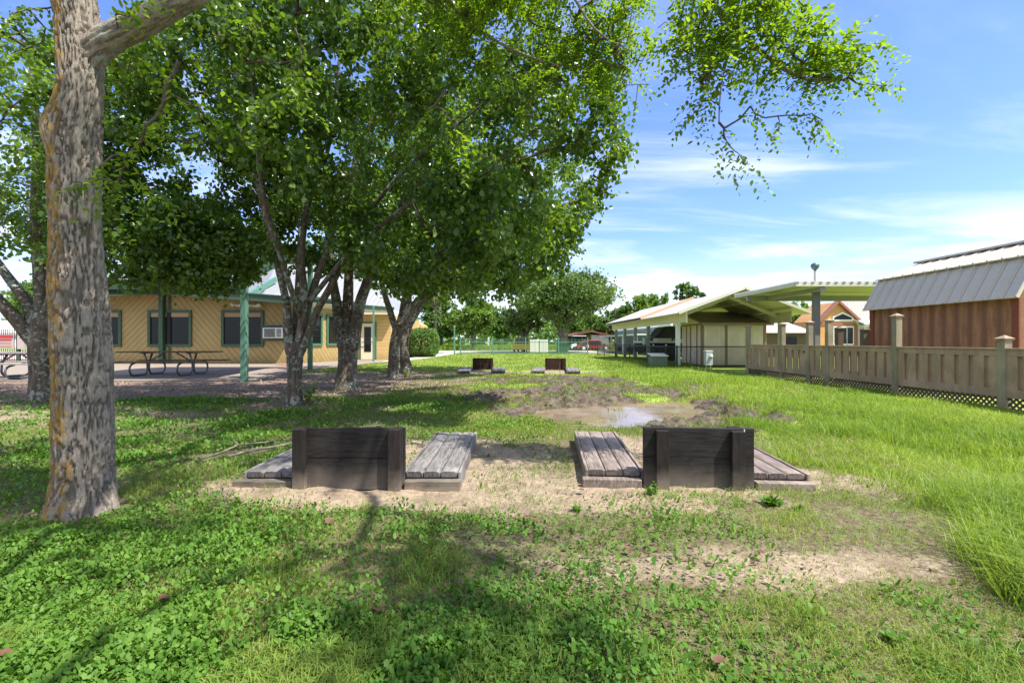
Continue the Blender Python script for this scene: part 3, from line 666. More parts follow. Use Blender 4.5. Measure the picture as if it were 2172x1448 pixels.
for i in range(5): gr.box(-11.28, -11.06, YW - 0.335, YW - 0.321, 1.33 + i * .08, 1.37 + i * .08)
gr.build('grille', M['dark'], ac)
MB().box(-12.05, -10.9, YW - 0.1, YW - .001, 1.13, 1.25).box(-12.05, -10.9, YW - 0.1, YW - .001, 1.77, 1.88).build('unit_frame', M['dark_green'], hall)
dr = MB().box(-8.79, -8.01, 27.44, 27.49, 0.06, 2.14).build('door', M['cream'], hall)
MB().box(-8.6, -8.2, 27.425, 27.439, 0.5, 1.95).build('pane', M['glass'], dr)
MB().tube([(-8.75, 27.42, 1.05), (-8.75, 27.36, 1.05), (-8.5, 27.36, 1.05), (-8.1, 27.36, 1.08), (-8.1, 27.42, 1.08)], 0.018, 6).build('handle', M['black'], dr)
MB().box(-8.9, -8.8, 27.42, 27.499, 0.04, 2.25).box(-8.0, -7.9, 27.42, 27.499, 0.04, 2.25).box(-8.8, -8.0, 27.42, 27.499, 2.15, 2.25).build('door_frame', M['green_paint'], hall)
MB().box(-7.4, -7.32, 25.0, 25.08, 0.03, 3.0).build('thin_post', M['mint'], hall)
for k, (px, py, Y) in enumerate(((506, 645, 22.5), (541, 646, 22.6))):
    c = P(px, py, Y); lp = MB().box(c.x - .16, c.x + .16, Y - .05, YW - .01, c.z - .10, c.z - .02).build('flood_light', M['offwhite'], hall)
    for s in (-1, 1): MB().lathe((c.x + s * .14, Y - .02, c.z + .02), [(.04, 0), (.075, .06), (.09, .17), (.07, .18)], 10, (s * .6, -.7, -.35)).build('lamp_head', M['offwhite'], lp)
ann = thing('annex_building', (-8.6, 38, 0), 'small yellow gabled building end with pale green roof beyond the hedge', 'building')
MB().prism([P(850, 757, 38), P(893, 757, 38), P(893, 689, 38), P(868, 676, 38), P(850, 682, 38)], (0, 3, 0)).build('wall', M['sid_h'], ann)
MB().beam(P(845, 669, 37.6), P(872, 671, 37.6), .35, .16).beam(P(871, 671, 37.6), P(896, 677, 37.6), .35, .16).build('roof', M['mint'], ann)

# open picnic pavilion in front of the hall
pv = thing('picnic_pavilion', (-9.8, 13.0, 0), 'open pavilion with blue green metal roof and green posts over the patio', 'pavilion')
x0, x1 = -12.4, -7.45
pr = MB(); pr.prism([(x0, 12.75, 2.72), (x0, 17.2, 4.82), (x0, 18.6, 4.2), (x0, 18.6, 4.14), (x0, 17.2, 4.76), (x0, 12.75, 2.66)], (x1 - x0, 0, 0)); pr.build('roof', M['pav_roof'], pv)
ft = MB(); ft.box(x0, x1, 12.70, 12.745, 2.50, 2.72)
ft.prism([(x1, 12.70, 2.45), (x1, 17.2, 4.56), (x1, 17.2, 4.80), (x1, 12.70, 2.69)], (0.05, 0, 0)); ft.prism([(x1, 17.21, 4.56), (x1, 18.6, 3.95), (x1, 18.6, 4.18), (x1, 17.21, 4.80)], (0.05, 0, 0))
ft.build('fascia', M['dark_green'], pv)
bm = MB().box(x0 + .3, x1 - .1, 13.0, 13.14, 2.40, 2.62)
for x in (x1 - .35, x1 - 2.2, x1 - 4.0): bm.beam((x, 12.8, 2.56), (x, 17.1, 4.60), .08, .18)
bm.build('rafters', M['dark_green'], pv)
for x, y, zt in ((x1 + .17 - .02, 12.86, 2.6), (-12.0, 12.95, 2.45), (-7.75, 18.1, 4.2)):
    MB().box(x - .075, x + .075, y - .075, y + .075, 0.031 if y > 13.05 else -0.03, zt).build('post', M['mint'] if y < 13 else M['green_paint'], pv, bevel=0.008)

def picnic_table(loc, L, label, topm, rz):
    t = thing('picnic_table', loc, label, 'picnic table', 'steel framed picnic tables on the patio', rz)
    b = MB()
    for k in range(4): b.box(-L / 2, L / 2, -.36 + k * .183, -.36 + k * .183 + .172, .715, .755)
    b.build('tabletop', topm, t, local=True)
    for s in (-1, 1): MB().box(-L / 2, L / 2, s * .72 - .13, s * .72 + .13, .42, .458).build('bench', topm, t, local=True)
    for sx in (-1, 1):
        x = sx * L * .24; fr = MB()
        for s in (-1, 1):
            pts = [(x, s * .20, .71), (x, s * .05, .40), (x, s * .04, .2)]
            for k in range(9):
                a = PI - k * PI / 8 * 0.5; pts.append((x, s * (.20 + .16 * math.cos(a)), .19 - .16 * math.sin(a)))
            for k in range(9):
                a = -PI / 2 + k * PI / 8; pts.append((x, s * (.66 + .18 * math.cos(a)), .21 + .18 * math.sin(a)))
            pts.append((x, s * .60, .41))
            fr.tube(pts, .028, 8)
        fr.beam((x, -.36, .70), (x, .36, .70), .06, .03).beam((x, -.05, .40), (x - sx * .5, 0, .70), .035, .035)
        fr.build('leg_frame', M['steel'], t, local=True, smooth=True)
picnic_table((-11.0, 15.2, 0.03), 2.85, 'dark wooden picnic table on curved steel legs right of the big trunk', M['table_wood'], R(5))
picnic_table((-14.6, 13.95, 0.03), 2.5, 'grey benched picnic table left of the big trunk, partly hidden by it', M['bench_grey'], R(-4))

# pool fence with notice boards at far left
pf = thing('pool_fence', (-26, 25.0, 0), 'black picket fence round the pool at the far left', 'fence')
f = MB()
for k in range(110): x = -29.5 + k * .115; f.box(x - .012, x + .012, 24.99, 25.01, .06, 1.75)
f.build('pickets', M['black'], pf)
MB().box(-29.6, -16.9, 24.98, 25.02, .12, .16).box(-29.6, -16.9, 24.98, 25.02, 1.5, 1.54).build('rail', M['black'], pf)
for x in (-29.6, -26.15, -24.6, -22.0): MB().box(x - .06, x + .06, 24.94, 25.06, 0.03, 1.9).build('post', M['dark_green'], pf)
def lettering(txt, size, loc, m, parent, name='lettering'):
    cu = bpy.data.curves.new('t', 'FONT'); cu.body = txt; cu.size = size; cu.extrude = .004; cu.resolution_u = 2
    to = bpy.data.objects.new('t', cu); COL.objects.link(to); bpy.context.view_layer.update()
    me = bpy.data.meshes.new_from_object(to.evaluated_get(bpy.context.evaluated_depsgraph_get()))
    bpy.data.objects.remove(to); me.name = name
    me.transform(Matrix.Translation(Vector(loc) - OFF[parent.name]) @ Matrix.Rotation(PI / 2, 4, 'X'))
    me.materials.clear(); return link_mesh(name, me, m, parent)
s1 = thing('notice_sign', (-26.8, 24.9, 1.1), 'red and white pool notice at the far left edge', 'sign', 'pool notices')
MB().box(-27.35, -26.32, 24.88, 24.905, .72, 1.46).build('board', M['sign_white'], s1)
MB().box(-27.34, -26.33, 24.872, 24.879, 1.27, 1.45).box(-27.34, -26.40, 24.872, 24.879, 1.14, 1.23).build('red_band', M['sign_red'], s1)
mk = MB()
for r_, z in enumerate((1.05, .98, .86, .80)):
    x = -27.28
    while x < -26.45:
        l = random.uniform(.03, .09); mk.box(x, x + l, 24.873, 24.879, z - .02, z + .02); x += l + .025
mk.build('small_print', M['sign_pink'], s1)
s2 = thing('notice_sign', (-25.6, 24.9, 1.1), 'pale pool rules sign reading NO LIFEGUARD beside the green post', 'sign', 'pool notices')
MB().box(-26.12, -24.62, 24.88, 24.905, .70, 1.66).build('board', M['sign_white'], s2)
MB().box(-26.11, -24.63, 24.874, 24.879, 1.42, 1.65).build('red_band', M['sign_pink'], s2)
lettering('NO LIFEGUARD', .20, (-26.06, 24.869, 1.46), M['white'], s2)
lettering('POOL RULES', .15, (-25.98, 24.874, 1.24), M['sign_red'], s2)
mk = MB()
for z in (1.12, 1.04, .96, .88, .80): mk.box(-25.75, -25.0 + random.uniform(-.2, .1), 24.875, 24.879, z - .008, z + .008)
mk.build('small_print', M['grey'], s2)
rv = thing('camper_trailer', (-40, 36, 0), 'white rounded camper trailer with a teal stripe behind the pool fence', 'trailer')
MB().prism([(-44, 36, .6), (-37.9, 36, .6), (-37.7, 36, 1.7), (-38.0, 36, 2.3), (-38.6, 36, 2.7), (-44, 36, 2.75)], (0, 2.4, 0)).build('body', M['white'], rv, bevel=.08)
MB().box(-43.9, -37.75, 35.97, 35.995, 1.3, 1.62).build('stripe', simple('teal_stripe', (.05, .25, .27), .4), rv)
for x in (-41.5, -40.6): MB().lathe((x, 35.98, .36), [(.36, 0), (.36, .2)], 16, (0, 1, 0)).build('wheel', M['tyre'], rv)


# ------------------------------------------------------------------ horseshoe pits: a backboard flanked by two throwing platforms
def horseshoe_pit(name, loc, rz, label, padm, boardm, postm, posts_out, variant, LP=1.56):
    t = thing(name, loc, label, 'horseshoe pit', 'horseshoe pits with dark timber backboards', rz)
    hw = 0.40
    for k, (z0, z1) in enumerate(((0.0, .2335), (.236, .455))):
        MB().box(-hw, hw, 0.002, .042, z0, z1 + random.uniform(-.003, .003)).build('backboard', boardm, t, bevel=.004, local=True)
    for s in (-1, 1):
        xx = s * posts_out
        MB().box(xx - .046, xx + .046, -.052, 0.0, -.05, .455 - (0 if variant == 0 else .012)).build('stake', postm, t, bevel=.004, local=True)
        MB().box(xx - .046 + s * .01, xx + .046 + s * .01, (.044), .095, -.05, .450 if variant == 0 else .460).build('stake', postm, t, bevel=.004, local=True)
    for s in (-1, 1):
        cx = s * 0.605
        pl = MB()
        for k in range(3):
            a = cx - .195 + k * .132; zt = .115
            pl.prism([(a, .09, .065), (a + .126, .09, .065), (a + .126, .085, zt - .012), (a + .1, .08, zt), (a + .02, .08, zt - .002), (a, .085, zt - .010)], (0, LP + random.uniform(-.01, .01), 0.0))
        po = pl.build('platform', padm, t, bevel=.004, local=True)
        MB().box(cx - .222, cx - .199, .07, LP + .1, -.02, .112).box(cx + .203, cx + .226, .07, LP + .1, -.02, .112).build('side_board', padm, po, bevel=.003, local=True)
        MB().box(cx - .19, cx + .19, .13, LP + .08, -.02, .06).build('bearers', postm, po, local=True)
        a, b = (cx - .25, cx + .19) if s < 0 else (cx - .19, cx + .225)
        MB().box(a, b, -.015, .062, -.04, .066).build('sleeper', M['sleeper'] if variant == 0 else padm, t, bevel=.006, local=True)
    return t
horseshoe_pit('horseshoe_pit', (-1.215, 3.50, 0.0), R(0), 'near horseshoe pit with grey weathered platforms, left of the two in front', M['pad'], M['board'], M['post'], .35, 0)
t = horseshoe_pit('horseshoe_pit', (1.385, 3.50, 0.0), R(-4.5), 'near horseshoe pit with brown platforms, its backboard overhanging both stakes', M['pad_brown'], M['board'], M['post'], .27, 1)
MB().box(.325, .331, -.0025, .0015, .33, .452).build('white_drip', M['white'], t, local=True)
horseshoe_pit('horseshoe_pit', (-1.13, 18.3, 0.0), PI + R(2), 'far horseshoe pit with reddish backboard nearest the path and hedge', M['pad'], M['far_board'], M['far_board'], .33, 0, 2.1)
horseshoe_pit('horseshoe_pit', (1.68, 18.2, 0.0), PI - R(5), 'far horseshoe pit with dark backboard and white drips, nearer the carport', M['pad'], M['far_board'], M['far_board'], .30, 1, 2.1)
for x, y in ((-1.17, 17.4), (1.75, 17.3)):
    tag(MB().tube([(x, y, -.05), (x + .01, y + .02, .36)], .013, 6).build('iron_stake', M['rust_red']), 'thin rusty iron throwing stake in the sand of the far %s pit' % ('left' if x < 0 else 'right'), 'stake', 'iron stakes of the far pits')


# ------------------------------------------------------------------ brown composite fence on the right
XF = 7.95
fy = [15.87, 13.85, 12.60, 11.83, 9.74, 7.61, 5.48]
fz = [1.58, 1.58, 1.58, 1.60, 1.60, 1.12, 1.12]
wf = thing('wooden_fence', (XF, 11.0, 0), 'brown composite board fence with capped posts and a lattice foot', 'fence')
for y, zt in zip(fy, fz):
    po = MB().box(XF - .0625, XF + .0625, y - .0625, y + .0625, -.05, zt).build('post', M['fence_post'], wf, bevel=.006)
    MB().box(XF - .08, XF + .08, y - .08, y + .08, zt + .001, zt + .028).pyramid(XF, y, .088, zt + .029, zt + .085).build('cap', M['cap'], po)
for i in range(6):
    ya, yb = fy[i] - .063, fy[i + 1] + .063
    z1 = 1.0 + (0.0 if i < 4 else -0.005); z0 = .20
    gate = i == 1
    pn = MB()
    wdt = .145 if not gate else .13; pitch = .128
    nb = int(abs(ya - yb) / pitch); st = (ya - yb) / nb
    for k in range(nb):
        yc = ya - (k + .5) * st; off = .02 if k % 2 else -.02
        pn.box(XF + off - .01, XF + off + .01, yc - st * (.66 if k % 2 == 0 else .5), yc + st * (.66 if k % 2 == 0 else .5), z0 + .12, z1 - .10)
    po = pn.build('gate' if gate else 'board_panel', M['fence'], wf)
    MB().box(XF - .035, XF + .035, yb, ya, z1 - .13, z1 - .03).build('top_rail', M['fence'], po, bevel=.003)
    MB().box(XF - .055, XF + .055, yb, ya, z1 - .028, z1).build('cap_rail', M['fence'], po, bevel=.003)
    MB().box(XF - .032, XF + .032, yb, ya, z0, z0 + .135).build('bottom_rail', M['fence'], po, bevel=.003)
    if gate:
        MB().box(XF - .06, XF - .036, ya - .14, ya, z0, z1 - .001).box(XF - .06, XF - .036, yb, yb + .14, z0, z1 - .001).build('stile', M['fence'], po)
        MB().box(XF - .08, XF - .061, yb + .03, yb + .10, .80, .84).build('latch', M['black'], po)
    la = MB(); L = abs(ya - yb); stp = .095
    q = 0.0
    while q < L + .22:
        for s in (1, -1):
            a0, a1 = (q - .22, q) if s > 0 else (q, q - .22)
            c0, c1 = max(0, min(L, a0)), max(0, min(L, a1))
            if abs(a1 - a0) < 1e-6 or abs(c1 - c0) < 1e-3: continue
            zz0 = (-.02) + (c0 - a0) / (a1 - a0) * .22; zz1 = (-.02) + (c1 - a0) / (a1 - a0) * .22
            xo = XF + (.006 if s > 0 else -.006)
            la.beam((xo, yb + c0, zz0), (xo, yb + c1, zz1), .032, .010, (1, 0, 0))
        q += stp
    la.build('lattice', M['lattice'], wf)

# gambrel roofed shed behind the fence
gs = thing('gambrel_shed', (11, 10.8, 0), 'red brown storage shed with grey gambrel metal roof behind the fence', 'shed')
ya, yb = 8.95, 12.62; xc = 11.02
MB().prism([(9.62, ya, 0), (xc * 2 - 9.62, ya, 0), (xc * 2 - 9.62, ya, 2.0), (12.1, ya, 2.72), (xc, ya, 3.1), (9.94, ya, 2.72), (9.62, ya, 2.0)], (0, yb - ya, 0)).build('wall', M['osb'], gs)
MB().box(9.59, 9.619, ya - .03, ya + .10, 0, 1.96).build('corner_trim', M['gambrel_trim'], gs)
MB().box(9.59, 9.619, yb - .10, yb + .03, 0, 1.96).build('corner_trim', M['gambrel_trim'], gs)
ga, gb = ya - .12, yb + .12
def slab_roof(p, q, y0, y1, th): return [(p[0], y0, p[1]), (q[0], y0, q[1]), (q[0], y0, q[1] + th), (p[0], y0, p[1] + th)]
for s in (1, -1):
    X_ = lambda x: x if s > 0 else 2 * xc - x
    a = [(X_(9.46), ga, 1.93), (X_(9.90), ga, 2.745), (X_(9.93), ga, 2.735), (X_(9.50), ga, 1.92)]
    MB().prism(a, (0, gb - ga, 0)).build('lower_roof', M['shed_roof'], gs)

for s in (1, -1):
    X_ = lambda x: x if s > 0 else 2 * xc - x
    a = [(X_(9.82), ga, 2.755), (X_(xc) - s * .001, ga, 3.215), (X_(xc) - s * .001, ga, 3.185), (X_(9.83), ga, 2.728)]
    MB().prism(a, (0, gb - ga, 0)).build('upper_roof', M['shed_roof'], gs)
rb = MB(); y = ga + .02
while y < gb:
    rb.beam((9.455, y, 1.94), (9.895, y, 2.755), .03, .03, (0, 1, 0)).beam((9.815, y, 2.765), (xc, y, 3.225), .03, .03, (0, 1, 0)); y += .30
rb.build('roof_ribs', M['shed_roof'], gs)
MB().box(xc - .18, xc + .18, ga, gb, 3.20, 3.245).build('ridge_cap', M['shed_roof'], gs)
for y, x, zt, rz_ in ((12.1, 9.05, 1.40, 0), (12.75, 7.95 + .9, 1.45, 0)):
    t = thing('deck_post', (x, y, 0), 'dark brown capped deck post %s' % ('close to the gambrel shed' if x > 9 else 'standing behind the fence gate'), 'post', 'dark posts behind the fence')
    MB().box(x - .07, x + .07, y - .07, y + .07, 0, zt).build('shaft', M['lattice'], t)
    MB().pyramid(x, y, .10, zt + .001, zt + .07).build('cap', M['lattice'], t)

# flat carport beyond the shed
fc = thing('flat_carport', (10.5, 16, 0), 'flat green grey metal carport roof on a square post between sheds', 'carport')
fx0, fx1, fy0, fy1, fzz = 8.43, 14.2, 14.0, 17.9, 2.86
MB().box(fx0, fx1, fy0, fy1, fzz - .02, fzz).build('roof_sheet', M['flat_under'], fc)
rb = MB(); x = fx0 + .05
while x < fx1: rb.prism([(x - .05, fy0 - .03, fzz + .001), (x + .05, fy0 - .03, fzz + .001), (x + .025, fy0 - .03, fzz + .035), (x - .025, fy0 - .03, fzz + .035)], (0, fy1 - fy0 + .06, 0)); x += .23
rb.build('roof_ribs', M['offwhite'], fc)
MB().box(fx0, fx1, fy0 - .005, fy0 + .06, fzz - .12, fzz - .021).box(fx0 - .02, fx0 + .05, fy0 + .061, fy1 - .061, fzz - .12, fzz - .021).box(fx0, fx1, fy1 - .06, fy1, fzz - .12, fzz - .021).build('fascia', M['port_trim'], fc)
MB().box(fx0 + .06, fx1, 17.0, 17.12, fzz - .3, fzz - .125).box(9.2, 9.34, fy0 + .06, 16.99, fzz - .26, fzz - .125).build('beam', M['grey'], fc)
for x, y in ((9.35, 14.5), (13.8, 14.5)): MB().box(x - .085, x + .085, y - .085, y + .085, 0, fzz - .17).build('post', M['post_grey'], fc, bevel=.01)
vp = thing('vent_pole', (12.92, 20.1, 0), 'white pole topped by a dark ball vent above the flat carport', 'pole')
MB().tube([(12.92, 20.1, 0), (12.92, 20.1, 4.12)], .05, 10).build('pole', M['pole_grey'], vp)
MB().lathe((12.92, 20.1, 4.1), [(.05, 0), (.06, .05), (.12, .10), (.165, .19), (.16, .26), (.10, .33), (.02, .35)], 14).build('vent_ball', simple('vent_grey', (.10, .13, .15), .4, metal=.5), vp, smooth=True)

# gabled metal carport with skirt panels, posts and a small shed under it
gc = thing('gable_carport', (9.14, 24, 0), 'long cream metal carport with gabled roof and side skirts beside the fence', 'carport')
xr, zr, xe, ze = 9.14, 3.22, 6.55, 2.23
def gable(y0, y1, dz, nm):
    r = MB()
    for s in (1, -1):
        X_ = (lambda x: x) if s > 0 else (lambda x: 2 * xr - x)
        r.prism([(X_(xe), y0, ze + dz), (X_(xr) - s * .002, y0, zr + dz), (X_(xr) - s * .002, y0, zr + dz - .03), (X_(xe), y0, ze + dz - .03)], (0, y1 - y0, 0))
    return r.build(nm, M['port_roof'], gc)
gable(18.5, 24.0, 0, 'roof'); gable(24.01, 33, .10, 'roof')
un = MB()
for s in (1, -1):
    X_ = (lambda x: x) if s > 0 else (lambda x: 2 * xr - x)
    un.prism([(X_(xe + .02), 18.52, ze - .035), (X_(xr) - s * .02, 18.52, zr - .04), (X_(xr) - s * .02, 18.52, zr - .05), (X_(xe + .02), 18.52, ze - .045)], (0, 14.4, 0))
un.build('ceiling', M['port_under'], gc)
tr = MB()
for s in (1, -1):
    X_ = (lambda x: x) if s > 0 else (lambda x: 2 * xr - x)
    tr.beam((X_(xe - .02), 18.46, ze - .01), (X_(xr), 18.46, zr - .01), .06, .11)
    tr.beam((X_(7.0), 19.9, 2.12), (X_(xr), 19.9, 2.98), .10, .12)
    tr.beam((X_(7.0), 25, 2.14), (X_(xr), 25, 3.0), .10, .12); tr.beam((X_(7.0), 30, 2.14), (X_(xr), 30, 3.0), .10, .12)
    for xk in (7.3, 8.2): tr.beam((X_(xk), 18.6, ze + (xk - xe) * .382 - .09), (X_(xk), 32.9, ze + (xk - xe) * .382 - .09), .06, .08)
tr.build('frame', M['port_trim'], gc)
pt = MB()
for s in (1, -1):
    X_ = (lambda x: x) if s > 0 else (lambda x: 2 * xr - x)
    pt.beam((X_(xe - .02), 23.98, ze + .06), (X_(xr), 23.98, zr + .06), .05, .13)
pt.build('peach_trim', M['peach'], gc)
sk = MB()
for X0 in (7.0, 2 * xr - 7.02):
    sk.box(X0, X0 + .02, 19.0, 33, 1.88, ze + .1)
    y = 19.1
    while y < 33: sk.box(X0 - .015, X0 - .0005, y, y + .05, 1.89, ze + .05); y += .23
sk.build('skirt_panel', M['port_under'], gc)
MB().box(6.98, 7.05, 18.93, 18.995, 1.86, ze + .12).build('skirt_edge', M['white'], gc)
for i, y in enumerate((20.2, 24.6, 27.2, 29.7, 32.2)): MB().box(7.03, 7.19, y - .08, y + .08, 0, 2.05).build('post', M['white'] if i == 0 else M['grey'], gc)
for i, y in enumerate((19.9, 25, 30)): MB().box(11.25, 11.40, y - .075, y + .075, 0, 2.05).build('post', M['port_trim'], gc)
MB().box(6.86, 7.02, 24.4, 24.8, .93, 1.30).build('meter_box', M['grey'], gc)
ss = thing('storage_shed', (9.9, 21, 0), 'cream panelled storage shed with brown roof under the gabled carport', 'shed')
sx0, sx1, sy0, sy1 = 8.36, 11.2, 20.75, 23.2
MB().prism([(sx0, sy0, .06), (sx0, sy1, .06), (sx0, sy1, 2.4), (sx0, sy0, 1.88)], (sx1 - sx0, 0, 0)).build('wall', M['shed_cream'], ss)
MB().prism([(sx0 - .12, sy0 - .25, 1.86), (sx0 - .12, sy1 + .1, 2.52), (sx0 - .12, sy1 + .1, 2.57), (sx0 - .12, sy0 - .25, 1.91)], (sx1 - sx0 + .3, 0, 0)).build('roof', M['shed_small_roof'], ss)
tb = MB(); tb.box(sx0 - .12, sx1 + .18, sy0 - .28, sy0 - .251, 1.80, 1.905)
for x in (sx0 - .01, 9.38, 11.08): tb.box(x, x + .10, sy0 - .03, sy0 - .001, .06, 1.86)
for y in (sy0, 21.25, 22.0, 22.5): tb.box(sx0 - .03, sx0 - .001, y, y + .08, .06, 1.9)
tb.box(sx0 - .035, sx0 - .031, sy0, sy1, 1.82, 1.9)
tb.build('trim', M['shed_trim'], ss)
# boat on its trailer and clutter inside the carport
bt = thing('motor_boat', (8.6, 27, 0), 'navy and white motor boat on a trailer inside the carport', 'boat')
hv = []; st = [(-1.6, .02, .55), (-1.2, .38, .42), (-.3, .62, .40), (.8, .68, .42), (1.5, .66, .45)]
b = MB()
for x, hw_, keel in st: hv += [(8.6 + x, 27 - hw_, 1.02), (8.6 + x, 27 - hw_ * .8, .75), (8.6 + x, 27, keel), (8.6 + x, 27 + hw_ * .8, .75), (8.6 + x, 27 + hw_, 1.02)]
b.add(hv, [(i * 5 + k, i * 5 + k + 1, (i + 1) * 5 + k + 1, (i + 1) * 5 + k) for i in range(4) for k in range(4)] + [(20, 21, 22, 23, 24)])
b.build('hull', M['navy'], bt)
b = MB()
for i in range(4):
    for s in (-1, 1): b.beam((8.6 + st[i][0], 27 + s * st[i][1], 1.07), (8.6 + st[i + 1][0], 27 + s * st[i + 1][1], 1.07), .1, .1)
b.box(8.2, 9.0, 26.6, 27.4, .9, 1.28).box(9.4, 9.8, 26.5, 27.5, .9, 1.25).build('gunwale', M['offwhite'], bt)
MB().tube([(7.75, 26.75, 1.1), (7.72, 26.75, 1.75)], .02, 6).lathe((7.72, 26.75, 1.5), [(.02, 0), (.13, .08), (.12, .25), (.02, .33)], 8).build('folded_canopy', M['tan'], bt)
for y in (26.5, 27.5): MB().lathe((9.0, y - .08, .30), [(.30, 0), (.30, .16)], 14, (0, 1, 0)).build('wheel', M['tyre'], bt)
MB().beam((6.95 + .4, 27, .4), (10.0, 27, .4), .12, .10).build('trailer_frame', M['grey'], bt)
tk = thing('covered_vehicle', (9.6, 29, 0), 'dark covered vehicle parked behind the boat in the carport', 'vehicle')
MB().prism([(8.4, 28.4, .3), (11.0, 28.4, .3), (11.0, 28.4, 1.5), (10.4, 28.4, 2.0), (9.2, 28.4, 2.0), (8.7, 28.4, 1.4), (8.4, 28.4, 1.3)], (0, 1.8, 0)).build('cover', simple('dark_tarp', (.02, .022, .035), .6), tk, bevel=.1)
for x in (9.0, 10.5): MB().lathe((x, 28.35, .33), [(.33, 0), (.33, .2)], 14, (0, 1, 0)).build('wheel', M['tyre'], tk)
tm = thing('teal_mobile_home', (14, 42, 0), 'long teal mobile home with white awning seen through the carport', 'building')
MB().box(12.0, 15.5, 35, 54, .5, 2.25).build('wall', M['teal'], tm)
MB().box(11.7, 15.8, 34.8, 54.2, 2.26, 2.42).build('roof', M['white'], tm)
MB().box(10.0, 11.69, 38, 54, 1.62, 1.72).build('awning', M['white'], tm)
for y in (38.2, 43, 48, 53): MB().box(10.05, 10.15, y - .05, y + .05, 0, 1.61).build('awning_post', M['white'], tm)
MB().box(12.0, 15.5, 35.01, 53.99, 0, .49).build('skirting', M['dark'], tm)

# chain link fence
cf = thing('chain_link_fence', (7, 20, 0), 'black chain link fence running along and across beside the gabled carport', 'fence')
cpts = [(10.6, 20.0), (6.98, 19.95), (6.70, 20.5), (6.72, 22.4), (6.80, 27.3), (6.85, 31.2), (6.95, 35.5), (7.0, 38.6)]
for x, y in cpts[1:]:
    po = MB().tube([(x, y, -.05), (x, y, .93)], .035 if y < 21 else .03, 8).build('post', M['black'], cf)
    MB().lathe((x, y, .93), [(.04, 0), (.035, .03), (.01, .045)], 8).build('cap', M['offwhite'] if y < 23 else M['black'], po)
for (xa, ya_), (xb, yb_) in zip(cpts[:-1], cpts[1:]):
    MB().tube([(xa, ya_, .88), (xb, yb_, .88)], .022, 6).build('top_rail', M['black'], cf)
    a = Vector((xa, ya_, 0)); bv = Vector((xb, yb_, 0)); L = (bv - a).length; d_ = (bv - a) / L; pitch = .075 if ya_ < 23 else .13
    mesh = MB(); q = 0.0; hgt = .84; nrmv = Vector((-d_.y, d_.x, 0))
    while q < L + hgt:
        for s in (1, -1):
            a0, a1 = (q - hgt, q) if s > 0 else (q, q - hgt)
            c0, c1 = max(0, min(L, a0)), max(0, min(L, a1))
            if abs(c1 - c0) > 1e-3:
                z0_ = .02 + (c0 - a0) / (a1 - a0) * hgt; z1_ = .02 + (c1 - a0) / (a1 - a0) * hgt
                p0 = a + d_ * c0 + Vector((0, 0, z0_)); p1 = a + d_ * c1 + Vector((0, 0, z1_))
                mesh.beam(p0, p1, .0045, .0045, nrmv)
        q += pitch
    mesh.build('wire_mesh', M['black'], cf)
tx = thing('transformer_box', (6.3, 20.3, 0), 'green utility transformer cabinet in tall grass by the chain link', 'utility box')
MB().box(5.97, 6.62, 20.05, 20.65, 0, .46).build('cabinet', M['tx_green'], tx, bevel=.02)
MB().prism([(5.94, 20.0, .465), (6.65, 20.0, .465), (6.65, 20.7, .56), (5.94, 20.7, .56)], (0, 0, .03)).build('lid', M['offwhite'], tx)
mp = thing('meter_pedestal', (7.92, 19.0, 0), 'pale grey electric meter pedestal in front of the cream shed', 'meter')
MB().box(7.78, 8.05, 18.9, 19.15, .14, .70).build('housing', M['meter'], mp, bevel=.015)
MB().box(7.77, 8.06, 18.89, 19.16, .701, .735).build('cap', M['white'], mp)
MB().lathe((7.975, 18.9, .50), [(.075, 0), (.07, .05), (.05, .08), (.01, .09)], 14, (0, -1, 0)).build('meter_dial', M['offwhite'], mp, smooth=True)
for x in (7.83, 8.0): MB().box(x - .02, x + .02, 19.0, 19.04, -.05, .139).build('foot', M['grey'], mp)

# orange cottage and low house beyond the carports
oh = thing('orange_cottage', (24, 35, 0), 'orange gabled cottage with white framed windows and taupe metal roof', 'house')
Y = 35.0
MB().prism([(22.7, Y, .3), (25.5, Y, .3), (25.5, Y, 2.6), (24.1, Y, 4.02), (22.7, Y, 2.6)], (0, 3, 0)).build('wall', M['orange'], oh)
MB().beam((22.2, Y - .1, 2.15), (24.1, Y - .1, 4.08), .35, .16).beam((24.1, Y - .1, 4.08), (26.2, Y - .1, 2.2), .35, .16).box(22.7, 25.5, Y - .04, Y - .001, 2.28, 2.5).box(25.35, 25.6, Y - .04, Y - .001, .3, 2.3).build('trim', M['mauve'], oh)
MB().prism([(24.15, Y + .2, 4.06), (30, Y + .2, 4.06), (30, Y - .3, 2.35), (26.1, Y - .3, 2.35)], (0, .02, .06)).build('roof', M['ph_roof'], oh)
wg = MB().prism([(23.78, Y - .05, 2.62), (25.28, Y - .05, 2.62), (25.28, Y - .05, 2.92), (24.52, Y - .05, 3.28), (23.78, Y - .05, 2.92)], (0, .045, 0)).build('gable_window', M['white'], oh)
MB().prism([(23.88, Y - .06, 2.72), (25.18, Y - .06, 2.72), (25.18, Y - .06, 2.86), (24.52, Y - .06, 3.15), (23.88, Y - .06, 2.86)], (0, .009, 0)).build('pane', M['glass'], wg)
for x0_, x1_ in ((23.9, 24.22), (24.3, 24.8), (24.88, 25.28)):
    wi = MB().box(x0_ - .06, x1_ + .06, Y - .05, Y - .002, .85, 2.22).build('window', M['white'], oh)
    MB().box(x0_, x1_, Y - .06, Y - .051, .93, 2.13).build('pane', M['glass'], wi)
MB().box(25.65, 26.3, Y - .6, Y + 2, .3, 2.3).build('bay', M['offwhite'], oh)
MB().box(25.75, 26.2, Y - .62, Y - .601, .9, 2.1).build('bay_pane', M['glass'], oh)
